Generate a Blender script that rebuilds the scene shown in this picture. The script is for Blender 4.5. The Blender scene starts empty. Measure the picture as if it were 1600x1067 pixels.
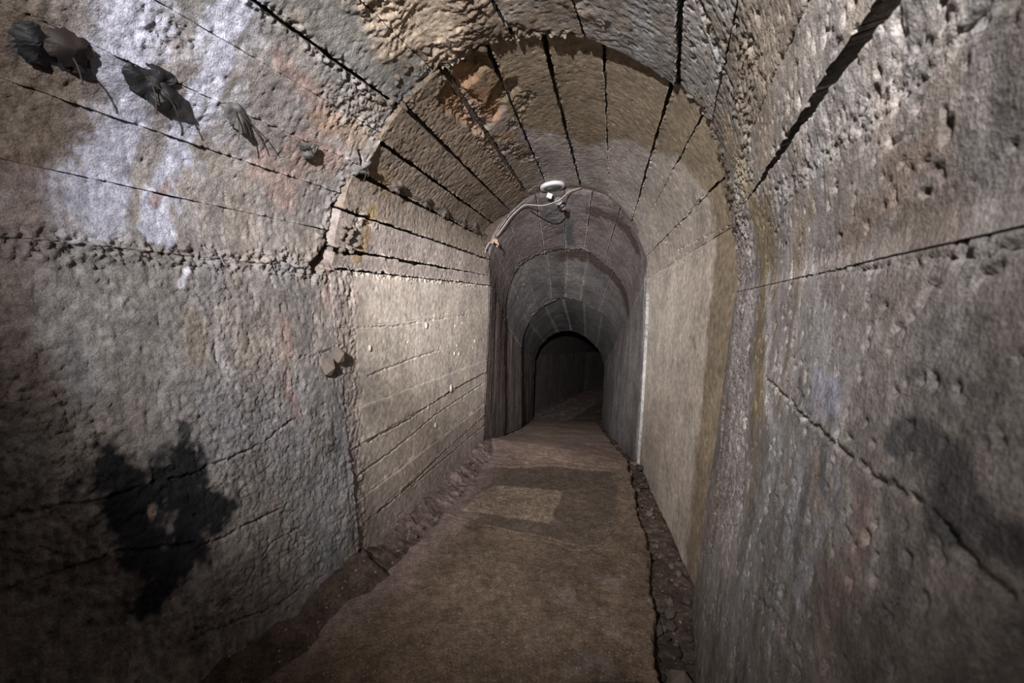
import bpy, math, random
from mathutils import Vector
import numpy as np

# ---------------------------------------------------------------- camera, world, light, exposure
scene = bpy.context.scene
COL = scene.collection
cam_data = bpy.data.cameras.new('camera')
cam = bpy.data.objects.new('camera', cam_data)
COL.objects.link(cam)
cam_data.sensor_width = 36.0
cam_data.lens = 622.0 / 1600.0 * 36.0
cam_data.clip_start = 0.01
cam.location = (0, 0, 1.1)
cam.rotation_euler = (math.pi / 2 - math.atan(55 / 622.0), 0, 0)
cam_data.dof.use_dof = True
cam_data.dof.focus_distance = 2.2
cam_data.dof.aperture_fstop = 5.6
scene.camera = cam

world = bpy.data.worlds.new('world')
scene.world = world
world.use_nodes = True
world.node_tree.nodes['Background'].inputs[0].default_value = (0.5, 0.5, 0.55, 1)
world.node_tree.nodes['Background'].inputs[1].default_value = 0.02


def spot(name, loc, target, power, angle, blend, size, color):
    d = bpy.data.lights.new(name, 'SPOT')
    d.energy = power; d.spot_size = math.radians(angle); d.spot_blend = blend
    d.shadow_soft_size = size; d.color = color
    o = bpy.data.objects.new(name, d); COL.objects.link(o)
    o.location = loc
    o.rotation_euler = (Vector(target) - Vector(loc)).to_track_quat('-Z', 'Y').to_euler()
    return o


# the photographer's torch, held up beside the tripod: a soft spill and a tighter beam added to brighten the far end
spot('torch_spill', (-.43, -.48, 1.64), (.20, 2.2, 1.17), 350, 83, 1.0, .012, (1.0, .965, .96))
spot('torch_far_boost', (-.45, -.52, 1.62), (.16, 2.7, 1.08), 1000, 38, 1.0, .012, (1.0, .965, .96))

vs = scene.view_settings
vs.view_transform = 'Standard'
vs.look = 'None'
vs.exposure = 0.0
vs.gamma = 1.0
vs.use_curve_mapping = False


# ---------------------------------------------------------------- tunnel geometry (metres, floor about z = 0, eye at z = 1.1)
# surveyed rings: each ring is foot L, spring L, vault knots ..., spring R, foot R
EYE = np.array([0.0, 0.0, 1.1])
PITCH = math.atan(55 / 622.0)
FOC = 622.0            # focal length for a 1600 wide frame
S22 = np.array([math.sin(math.radians(22)), math.cos(math.radians(22)), 0.0])


def ray(x, y):
    dx, dy, dz = x - 800.0, FOC, 533.5 - y
    c, s = math.cos(PITCH), math.sin(PITCH)
    return np.array([dx, dy * c + dz * s, -dy * s + dz * c])


def on_plane(px, pl, pr):
    """survey sight (x, y) met with the vertical plane through plan points pl and pr"""
    pl = np.array(pl, float); pr = np.array(pr, float)
    n = np.array([-(pr - pl)[1], (pr - pl)[0]])
    d = ray(*px)
    t = (pl @ n) / (d[:2] @ n)
    return EYE + d * t


def ring(pts, pl, pr):
    return np.array([on_plane(p, pl, pr) for p in pts])


J1L, J1R = (-.635, 1.497), (.747, 1.423)
J2L, J2R = (-.22, 3.10), (1.0, 2.85)
# near section mouth
R1B = ring([(565, 900), (522, 424), (519, 358), (536, 300), (575, 252), (603, 206), (640, 160), (690, 112), (780, 70), (915, 60),
            (1055, 132), (1112, 205), (1134, 280), (1143, 345), (1150, 385), (1152, 440), (1080, 955)], J1L, J1R)
R1A = R1B - S22 * 3.4
# second section, knots follow the shuttering seams
R2A = ring([(560, 905), (526, 420), (528, 389), (549, 331), (566, 275), (602, 228), (642, 178), (695, 128), (762, 78), (845, 56),
            (939, 58), (1042, 130), (1084, 190), (1128, 270), (1142, 345), (1082, 945)], J1L, J1R)
R2B = ring([(755, 692), (764, 446), (762, 430), (764, 405), (755, 370), (769, 347), (796, 328), (822, 306), (856, 293), (907, 291),
            (952, 308), (987, 345), (997, 367), (1010, 400), (1016, 432), (1000, 728)], J2L, J2R)
# keep the plaster section slightly outside the near section's lip
def swell(R, lo, hi, w):
    """move knots lo..hi of a ring outwards by w metres"""
    q = R.copy(); c = .5 * (R[1] + R[-2])
    for i in range(lo, hi):
        d = q[i] - c; d[2] = d[2] if 1 < i < len(R) - 2 else 0
        q[i] = q[i] + d / np.linalg.norm(d) * w
    return q


def stretch(pts, k):      # resample a polyline of pixels to k points
    p = np.array(pts, float)
    d = np.r_[0, np.cumsum(np.hypot(*np.diff(p, axis=0).T))]
    t = np.linspace(0, d[-1], k)
    return list(zip(np.interp(t, d, p[:, 0]), np.interp(t, d, p[:, 1])))


def ring3(footl, vault, footr, pl, pr):
    return ring([footl] + stretch(vault, 9) + [footr], pl, pr)


def plan(px, depth):
    d = ray(*px)
    return tuple((d * depth / d[1])[:2])


def flatring(footl, vault, footr, dl, dr):
    return ring3(footl, vault, footr, plan(vault[0], dl), plan(vault[-1], dr))


R3A = flatring((756, 690), [(766, 446), (767, 420), (774, 392), (790, 362), (815, 328), (849, 314), (892, 309), (936, 316), (975, 340), (996, 368), (1006, 400), (1011, 432)], (996, 726), 3.12, 2.87)
R3B = flatring((788, 682), [(789, 492), (792, 460), (803, 424), (841, 397), (877, 387), (914, 389), (946, 412), (964, 430), (979, 453), (984, 489)], (966, 697), 4.05, 3.85)
R4A = flatring((789, 682), [(791, 495), (797, 460), (809, 426), (843, 401), (877, 392), (912, 394), (944, 415), (962, 434), (976, 457), (981, 489)], (964, 697), 4.07, 3.87)
R4B = flatring((815, 668), [(815, 543), (820, 515), (836, 490), (854, 475), (871, 467), (892, 466), (914, 474), (937, 487), (957, 505), (966, 524)], (951, 680), 5.2, 5.0)
R5A = flatring((816, 668), [(817, 545), (823, 517), (838, 494), (855, 479), (871, 471), (892, 470), (913, 478), (935, 491), (954, 508), (963, 526)], (949, 680), 5.22, 5.02)
R5B = flatring((832, 656), [(836, 562), (842, 545), (852, 530), (871, 519), (892, 516), (905, 520), (925, 534), (938, 549), (944, 572)], (940, 664), 7.3, 7.1)


def shift(r, d, w=1.0, dz=0.0):
    c = r.mean(axis=0); c[2] = r[:, 2].min()
    q = r.copy(); q = c + (r - c) * w
    return q + np.array(d) + np.array([0, 0, dz])


R6A = swell(shift(R5B, (0.0, 0.03, 0.0), 1.03), 0, 11, .16)
R6B = shift(R6A, (1.95, 4.4, -.42))
R7A = shift(R6B, (0, .02, 0))
R7B = shift(R7A, (5.2, 8.8, -.84))



R2A[0:2] = swell(R2A, 0, 2, .012)[0:2]; R2A[3:] = swell(R2A, 3, len(R2A), .024)[3:]; R2A[11:] = swell(R2A, 11, len(R2A), .014)[11:]
R3A = swell(R3A, 2, 9, .036)
R4A = swell(R4A, 0, len(R4A), .045)
R5A = swell(R5A, 0, len(R5A), .045)
SECT = {1: (R1A, R1B), 2: (R2A, R2B), 3: (R3A, R3B), 4: (R4A, R4B), 5: (R5A, R5B), 6: (R6A, R6B), 7: (R7A, R7B)}


def prof(R, q):
    """point(s) on a ring at profile parameter q: 0 foot L, 1 spring L, ..., n-2 spring R, n-1 foot R"""
    n = len(R)
    q = np.clip(np.asarray(q, float), 0, n - 1)
    i = np.minimum(np.floor(q).astype(int), n - 2)
    t = (q - i)[..., None]
    p1, p2 = R[i], R[i + 1]
    p0 = R[np.maximum(i - 1, 1)]; p3 = R[np.minimum(i + 2, n - 2)]
    # vault: Catmull-Rom; the upright walls stay straight
    cr = .5 * ((2 * p1) + (-p0 + p2) * t + (2 * p0 - 5 * p1 + 4 * p2 - p3) * t * t + (-p0 + 3 * p1 - 3 * p2 + p3) * t ** 3)
    lin = p1 * (1 - t) + p2 * t
    wall = ((i == 0) | (i == n - 2))[..., None]
    return np.where(wall, lin, cr)


def surf(sec, s, q):
    A, B = SECT[sec]
    s = np.asarray(s, float)[..., None]
    return prof(A, q) * (1 - s) + prof(B, q) * s
STAINS_AND_SHADING = [  # concrete stains, plus some shading painted into the colour
    (1, [(-0.733, 0.835, 1.698), (-0.806, 0.857, 1.591), (-0.883, 0.895, 1.47), (-0.916, 0.878, 1.303)], 0.065, (0.42, 0.43, 0.52), 0.92),
    (1, [(-0.761, 0.859, 1.642), (-0.853, 0.912, 1.516), (-0.889, 0.925, 1.413)], 0.03, (0.38, 0.38, 0.46), 0.55),
    (1, [(-0.597, 0.972, 1.795), (-0.668, 0.972, 1.712), (-0.734, 0.99, 1.61), (-0.798, 1.015, 1.534)], 0.042, (0.46, 0.47, 0.56), 0.97),
    (1, [(-0.769, 0.999, 1.572), (-0.818, 1.028, 1.494), (-0.86, 1.015, 1.367), (-0.871, 0.986, 1.268)], 0.036, (0.47, 0.48, 0.57), 1.0),
    (1, [(-0.759, 0.873, 1.637), (-0.75, 0.917, 1.625), (-0.692, 0.955, 1.687)], 0.02, (0.38, 0.38, 0.42), 0.4),
    (1, [(-0.715, 0.996, 1.628), (-0.79, 1.074, 1.512), (-0.828, 1.083, 1.4)], 0.018, (0.5, 0.5, 0.56), 0.5),
    (1, [(-0.62, 1.024, 1.746), (-0.677, 1.046, 1.654), (-0.767, 1.091, 1.534)], 0.02, (0.5, 0.49, 0.53), 0.5),
    (1, [(-0.847, 1.037, 1.206), (-0.846, 1.033, 1.146)], 0.012, (0.6, 0.6, 0.68), 0.8),
    (1, [(-0.933, 0.779, 1.462), (-0.943, 0.787, 1.419)], 0.014, (0.5, 0.48, 0.48), 0.6),
    (1, [(-0.938, 0.806, 1.158), (-0.935, 0.809, 1.134)], 0.02, (0.45, 0.43, 0.44), 0.5),
    (1, [(-0.926, 0.853, 1.284), (-0.92, 0.852, 1.182), (-0.919, 0.838, 1.038)], 0.02, (0.36, 0.34, 0.33), 0.5),
    (1, [(-0.889, 0.939, 1.26), (-0.883, 0.917, 0.978)], 0.03, (0.36, 0.34, 0.33), 0.35),
    (1, [(-0.735, 1.211, 1.51), (-0.718, 1.31, 1.464), (-0.639, 1.254, 1.598), (-0.599, 1.381, 1.586)], 0.05, (0.36, 0.25, 0.225), 0.6),
    (1, [(-0.607, 1.079, 1.735), (-0.587, 1.163, 1.717), (-0.56, 1.301, 1.675)], 0.03, (0.36, 0.25, 0.22), 0.6),
    (1, [(-0.74, 1.281, 1.05), (-0.725, 1.292, 0.846), (-0.71, 1.309, 0.715)], 0.02, (0.32, 0.2, 0.18), 0.4),
    (1, [(-0.665, 1.495, 1.262), (-0.674, 1.455, 1.122)], 0.03, (0.4, 0.29, 0.27), 0.5),
    (1, [(-0.881, 0.736, 1.566), (-0.936, 0.791, 1.438)], 0.1, (0.12, 0.095, 0.08), 0.6),
    (1, [(-0.942, 0.717, 0.583), (-0.899, 0.807, 0.451), (-0.917, 0.753, 0.379)], 0.14, (0.13, 0.105, 0.095), 0.6),
    (1, [(-0.947, 0.802, 1.348), (-0.942, 0.813, 1.289), (-0.95, 0.777, 1.17), (-0.953, 0.755, 1.05), (-0.943, 0.758, 0.894)], 0.05, (0.13, 0.08, 0.062), 0.42),
    (1, [(-0.849, 1.029, 1.402), (-0.863, 1.012, 1.35)], 0.014, (0.24, 0.13, 0.09), 0.6),
    (1, [(-0.58, 1.254, 1.674), (-0.521, 1.406, 1.67)], 0.035, (0.3, 0.215, 0.15), 0.6),
    (1, [(-0.837, 1.043, 1.062), (-0.83, 1.047, 0.966)], 0.035, (0.25, 0.2, 0.15), 0.6),
    (1, [(-0.876, 0.743, 1.568), (-0.892, 0.792, 1.53), (-0.933, 0.798, 1.441)], 0.09, (0.15, 0.115, 0.085), 0.7),
    (1, [(-0.888, 0.932, 1.182), (-0.863, 0.982, 1.098), (-0.878, 0.931, 0.978)], 0.07, (0.17, 0.165, 0.155), 0.5),
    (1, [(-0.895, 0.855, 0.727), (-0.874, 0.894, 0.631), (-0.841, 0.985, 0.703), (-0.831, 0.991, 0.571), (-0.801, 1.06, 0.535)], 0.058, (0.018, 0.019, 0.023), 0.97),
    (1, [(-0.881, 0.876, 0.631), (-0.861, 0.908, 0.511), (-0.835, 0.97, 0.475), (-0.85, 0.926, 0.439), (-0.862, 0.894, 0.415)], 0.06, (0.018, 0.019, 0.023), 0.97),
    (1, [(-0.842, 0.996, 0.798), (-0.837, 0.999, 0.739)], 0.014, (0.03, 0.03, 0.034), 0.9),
    (1, [(-0.87, 0.964, 1.074), (-0.87, 0.96, 1.062)], 0.006, (0.05, 0.05, 0.055), 0.9),
    (1, [(-0.843, 0.775, 1.587), (-0.852, 0.786, 1.574)], 0.05, (0.05, 0.045, 0.04), 0.3),
    (1, [(-0.859, 0.93, 0.631), (-0.856, 0.93, 0.583)], 0.009, (0.33, 0.27, 0.22), 0.9),
    (1, [(-0.839, 0.951, 0.415), (-0.84, 0.944, 0.379)], 0.01, (0.3, 0.25, 0.21), 0.8),
    (1, [(-0.742, 1.212, 0.571), (-0.708, 1.276, 0.415), (-0.677, 1.33, 0.247)], 0.05, (0.24, 0.24, 0.235), 0.5),
    (1, [(-0.791, 1.059, 0.343), (-0.74, 1.171, 0.223), (-0.777, 1.077, 0.211)], 0.05, (0.2, 0.155, 0.15), 0.6),
    (1, [(-0.492, 1.091, 1.85), (-0.447, 1.229, 1.839), (-0.414, 1.36, 1.82)], 0.04, (0.24, 0.23, 0.22), 0.8),
    (1, [(0.36, 1.193, 1.92), (0.432, 1.355, 1.916)], 0.05, (0.36, 0.37, 0.38), 0.8),
    (1, [(0.589, 1.376, 1.809), (0.489, 1.116, 1.804)], 0.025, (0.38, 0.38, 0.38), 0.7),
    (1, [(-0.376, 1.185, 1.915), (-0.349, 1.279, 1.907), (-0.233, 1.287, 1.967), (-0.178, 1.461, 1.96)], 0.07, (0.46, 0.375, 0.29), 0.9),
    (1, [(0.197, 1.301, 2.013), (0.285, 1.348, 1.989)], 0.02, (0.38, 0.3, 0.22), 0.6),
    (1, [(-0.127, 1.407, 1.988), (0.063, 1.401, 2.023)], 0.05, (0.19, 0.15, 0.115), 0.8),
    (1, [(0.662, 1.177, 1.427), (0.659, 1.214, 1.528), (0.642, 1.075, 1.333), (0.643, 1.244, 1.631)], 0.045, (0.34, 0.275, 0.195), 0.75),
    (1, [(0.478, 0.991, 1.753), (0.526, 0.989, 1.667)], 0.04, (0.24, 0.195, 0.15), 0.6),
    (1, [(0.638, 1.064, 1.331), (0.543, 0.863, 0.875), (0.54, 0.841, 0.938), (0.609, 0.984, 1.313)], 0.055, (0.21, 0.165, 0.1), 0.85),
    (1, [(0.555, 0.895, 0.863), (0.532, 0.856, 0.788)], 0.03, (0.21, 0.165, 0.1), 0.6),
    (1, [(0.597, 0.933, 1.163), (0.556, 0.858, 1.038), (0.528, 0.812, 0.938), (0.481, 0.718, 0.838)], 0.03, (0.44, 0.43, 0.44), 0.7),
    (1, [(0.528, 0.775, 1.1), (0.479, 0.696, 0.913), (0.456, 0.668, 0.788)], 0.014, (0.38, 0.38, 0.38), 0.6),
    (1, [(0.395, 0.461, 1.038), (0.388, 0.458, 0.975), (0.386, 0.466, 0.913)], 0.012, (0.36, 0.36, 0.38), 0.4),
    (1, [(0.423, 0.567, 0.875), (0.41, 0.564, 0.738), (0.403, 0.583, 0.575)], 0.02, (0.34, 0.34, 0.34), 0.5),
    (1, [(0.778, 1.392, 1.273), (0.634, 1.13, 0.688), (0.588, 1.07, 0.45), (0.545, 0.947, 0.525), (0.608, 1.036, 0.825), (0.706, 1.208, 1.25)], 0.1, (0.4, 0.36, 0.35), 0.42),
    (1, [(0.468, 0.682, 0.85), (0.47, 0.719, 0.713), (0.477, 0.792, 0.463), (0.456, 0.768, 0.338)], 0.03, (0.36, 0.36, 0.35), 0.55),
    (1, [(0.429, 0.555, 0.988), (0.398, 0.48, 0.988), (0.405, 0.501, 0.963)], 0.022, (0.36, 0.36, 0.45), 0.6),
    (1, [(0.372, 0.433, 0.9), (0.372, 0.448, 0.838), (0.386, 0.506, 0.738)], 0.022, (0.34, 0.34, 0.38), 0.5),
    (1, [(0.334, 0.321, 0.988), (0.31, 0.263, 0.975), (0.295, 0.231, 0.963), (0.288, 0.213, 0.963)], 0.022, (0.035, 0.04, 0.045), 0.75),
    (1, [(0.345, 0.35, 0.975), (0.335, 0.328, 0.963)], 0.012, (0.07, 0.075, 0.08), 0.8),
    (1, [(0.399, 0.494, 0.925), (0.387, 0.477, 0.875)], 0.014, (0.11, 0.11, 0.11), 0.7),
    (1, [(0.454, 0.62, 0.975), (0.446, 0.602, 0.963)], 0.008, (0.06, 0.06, 0.06), 0.7),
    (1, [(0.336, 0.31, 1.063), (0.327, 0.295, 1.025)], 0.03, (0.14, 0.14, 0.14), 0.55),
    (1, [(0.312, 0.252, 1.05), (0.312, 0.256, 1.038)], 0.03, (0.14, 0.14, 0.14), 0.5),
    (1, [(0.318, 0.3, 0.9), (0.317, 0.303, 0.875)], 0.012, (0.1, 0.1, 0.1), 0.5),
    (1, [(0.344, 0.368, 0.888), (0.34, 0.369, 0.838), (0.347, 0.405, 0.75)], 0.03, (0.26, 0.19, 0.16), 0.6),
    (1, [(0.401, 0.513, 0.875), (0.389, 0.491, 0.838)], 0.02, (0.28, 0.2, 0.16), 0.5),
    (1, [(0.386, 0.414, 1.24), (0.369, 0.371, 1.231), (0.43, 0.515, 1.196)], 0.025, (0.17, 0.13, 0.105), 0.7),
    (1, [(0.349, 0.316, 1.175), (0.378, 0.389, 1.175)], 0.02, (0.16, 0.13, 0.11), 0.6),
    (1, [(0.455, 0.583, 1.15), (0.394, 0.447, 1.088), (0.37, 0.385, 1.1)], 0.03, (0.2, 0.165, 0.14), 0.5),
    (1, [(0.481, 0.652, 1.251), (0.513, 0.72, 1.189)], 0.025, (0.22, 0.18, 0.13), 0.6),
    (2, [(-0.143, 1.571, 1.967), (-0.2, 1.631, 1.917), (-0.117, 1.887, 1.935), (-0.065, 1.687, 1.994)], 0.075, (0.34, 0.205, 0.125), 0.9),
    (2, [(-0.125, 2.031, 1.908), (0.001, 2.14, 1.967)], 0.03, (0.34, 0.22, 0.13), 0.7),
    (2, [(-0.172, 1.72, 1.923), (-0.121, 1.956, 1.922)], 0.035, (0.32, 0.24, 0.2), 0.8),
    (2, [(0.065, 2.094, 1.995), (0.187, 2.424, 1.992), (0.254, 2.724, 1.98)], 0.05, (0.28, 0.25, 0.25), 0.8),
    (2, [(0.318, 2.059, 2.01), (0.395, 2.322, 1.99), (0.577, 2.847, 1.934)], 0.05, (0.32, 0.28, 0.26), 0.8),
    (2, [(0.547, 1.87, 1.913), (0.616, 1.993, 1.863)], 0.035, (0.37, 0.38, 0.4), 0.7),
    (2, [(-0.566, 1.639, 1.48), (-0.586, 1.65, 1.381), (-0.614, 1.614, 1.3)], 0.035, (0.26, 0.18, 0.085), 0.75),
    (2, [(-0.53, 1.619, 1.599), (-0.501, 1.78, 1.594)], 0.04, (0.25, 0.185, 0.11), 0.6),
    (2, [(0.839, 1.858, 0.963), (0.828, 1.797, 0.913)], 0.02, (0.2, 0.19, 0.19), 0.6),
    (2, [(0.787, 1.636, 0.506), (0.769, 1.604, 0.24), (0.763, 1.627, 0.051)], 0.06, (0.24, 0.2, 0.17), 0.5),
    (2, [(-0.621, 1.552, 0.372), (-0.609, 1.572, 0.143), (-0.575, 1.703, 0.097)], 0.07, (0.26, 0.22, 0.2), 0.6),
    (2, [(-0.623, 1.628, 1.199), (-0.634, 1.573, 0.992)], 0.04, (0.4, 0.32, 0.3), 0.5),
    (3, [(0.471, 3.404, 1.812), (0.546, 3.839, 1.695)], 0.045, (0.1, 0.105, 0.11), 0.9),
    (3, [(0.28, 3.246, 1.853), (0.381, 3.466, 1.798)], 0.05, (0.11, 0.112, 0.118), 0.8),
    (3, [(0.622, 3.168, 1.835), (0.8, 3.084, 1.745), (0.959, 3.107, 1.533)], 0.065, (0.085, 0.06, 0.052), 0.85),  # shadow arc below the ring joint, painted as dark brown
    (3, [(1.109, 3.728, 0.971), (1.053, 3.509, 0.636), (1.03, 3.494, 0.177)], 0.08, (0.3, 0.24, 0.235), 0.6),
    (3, [(1.016, 3.19, 1.295), (0.977, 2.976, 1.093)], 0.06, (0.25, 0.26, 0.25), 0.6),
    (3, [(0.977, 2.951, 1.299), (0.953, 2.881, 0.72), (0.938, 2.897, -0.064)], 0.055, (0.46, 0.45, 0.44), 0.9),  # lit end face of the ring, painted in as a pale strip
    (3, [(0.001, 3.182, 1.741), (0.156, 3.327, 1.795)], 0.05, (0.12, 0.11, 0.11), 0.6),
    (4, [(0.213, 4.455, 1.372), (0.377, 4.73, 1.314)], 0.08, (0.1, 0.1, 0.1), 0.5),
    (4, [(0.525, 4.143, 1.613), (0.827, 4.015, 1.566), (1.056, 4.017, 1.346), (1.174, 4.07, 1.09)], 0.11, (0.075, 0.05, 0.043), 0.9),  # painted shadow arc following the next ring joint
    (4, [(0.521, 4.664, 1.385), (0.627, 4.911, 1.284)], 0.06, (0.09, 0.09, 0.095), 0.8),
    (4, [(1.317, 5.003, 0.436), (1.252, 4.789, -0.004)], 0.12, (0.26, 0.27, 0.265), 0.6),
    (5, [(0.857, 5.941, 0.991), (0.956, 6.605, 0.82)], 0.1, (0.07, 0.07, 0.075), 0.8),
]
GROOVES = [
    (1, [(-0.611, 1.496, 1.525), (-0.646, 1.498, 1.454), (-0.664, 1.499, 1.376), (-0.676, 1.473, 1.302), (-0.694, 1.419, 1.236)], 0.019, 0.07, 0.5),
    (1, [(-0.532, 1.433, 1.638), (-0.542, 1.488, 1.6), (-0.597, 1.495, 1.543)], 0.004, 0.02, 0.6),
    (1, [(-0.66, 1.498, 1.182), (-0.644, 1.497, 0.894), (-0.634, 1.497, 0.703), (-0.623, 1.496, 0.499)], 0.004, 0.012, 1),
    (1, [(-0.726, 1.299, 0.93), (-0.693, 1.382, 0.93), (-0.65, 1.49, 0.954)], 0.003, 0.01, 1),
    (1, [(-0.952, 0.71, 0.703), (-0.934, 0.754, 0.703), (-0.911, 0.808, 0.679), (-0.832, 1.003, 0.667), (-0.768, 1.161, 0.679), (-0.702, 1.335, 0.75)], 0.004, 0.012, 1.3),
    (1, [(-0.951, 0.696, 0.571), (-0.925, 0.757, 0.559), (-0.884, 0.858, 0.547), (-0.812, 1.024, 0.463), (-0.726, 1.236, 0.463)], 0.004, 0.012, 1.3),
    (1, [(-0.809, 1.005, 0.271), (-0.778, 1.084, 0.283), (-0.749, 1.168, 0.367), (-0.705, 1.276, 0.367)], 0.003, 0.01, 1),
    (1, [(-0.831, 0.947, 0.247), (-0.804, 1.012, 0.223), (-0.747, 1.145, 0.175), (-0.675, 1.322, 0.151)], 0.003, 0.01, 1),
    (1, [(0.413, 0.604, 1.525), (0.452, 0.702, 1.527), (0.501, 0.821, 1.524)], 0.002, 0.006, 0.4),
    (1, [(0.539, 0.837, 0.95), (0.43, 0.57, 0.938), (0.379, 0.444, 0.938), (0.349, 0.368, 0.938), (0.318, 0.289, 0.95), (0.299, 0.245, 0.938), (0.284, 0.209, 0.938)], 0.0025, 0.008, 0.5),
    (1, [(0.435, 0.986, 1.806), (0.495, 1.057, 1.767), (0.546, 1.084, 1.703), (0.578, 1.078, 1.623)], 0.006, 0.012, 1),
    (1, [(0.445, 0.606, 0.938), (0.403, 0.502, 0.938), (0.391, 0.473, 0.938)], 0.003, 0.01, 0.8),
    (1, [(0.443, 0.684, 0.575), (0.399, 0.561, 0.638), (0.356, 0.449, 0.663)], 0.002, 0.006, 0.5),
    (1, [(0.32, 0.252, 1.138), (0.337, 0.295, 1.138), (0.374, 0.385, 1.138), (0.448, 0.565, 1.15), (0.593, 0.923, 1.163)], 0.002, 0.005, 0.8),
    (2, [(-0.622, 1.552, 0.418), (-0.547, 1.838, 0.43), (-0.442, 2.232, 0.477), (-0.224, 3.043, 0.503)], 0.0045, 0.012, 0.7),
    (2, [(-0.516, 1.944, 0.188), (-0.422, 2.316, 0.176), (-0.225, 3.101, 0.151)], 0.0045, 0.013, 0.7),
    (2, [(-0.586, 1.669, 0.2), (-0.502, 2.001, 0.2), (-0.398, 2.408, 0.222)], 0.0045, 0.013, 0.7),
    (2, [(-0.605, 1.655, 0.809), (-0.512, 1.982, 0.834), (-0.413, 2.329, 0.848)], 0.004, 0.007, 0.5),
    (2, [(-0.623, 1.612, 1.015), (-0.544, 1.879, 1.006), (-0.466, 2.146, 1.021), (-0.208, 3.02, 1.053)], 0.003, 0.006, 0.8),
    (2, [(-0.604, 1.632, 0.533), (-0.514, 1.964, 0.534), (-0.405, 2.367, 0.57), (-0.225, 3.028, 0.584)], 0.005, 0.013, 0.7),
    (2, [(-0.434, 2.262, 0.466), (-0.442, 2.233, 0.408), (-0.438, 2.249, 0.35)], 0.003, 0.01, 0.5),
    (2, [(0.885, 2.151, 1.4), (0.843, 1.781, 1.398), (0.813, 1.519, 1.401)], 0.003, 0.012, 0.8),
    (2, [(0.98, 2.854, 1.314), (0.911, 2.3, 1.323), (0.847, 1.789, 1.34)], 0.002, 0.006, 1),
    (2, [(0.794, 1.694, 1.56), (0.835, 1.967, 1.526), (0.892, 2.355, 1.472)], 0.004, 0.012, 0.4),
    (4, [(0.507, 5.117, 1.17), (0.652, 5.103, 1.201)], 0.01, 0.02, 1),
]
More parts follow.
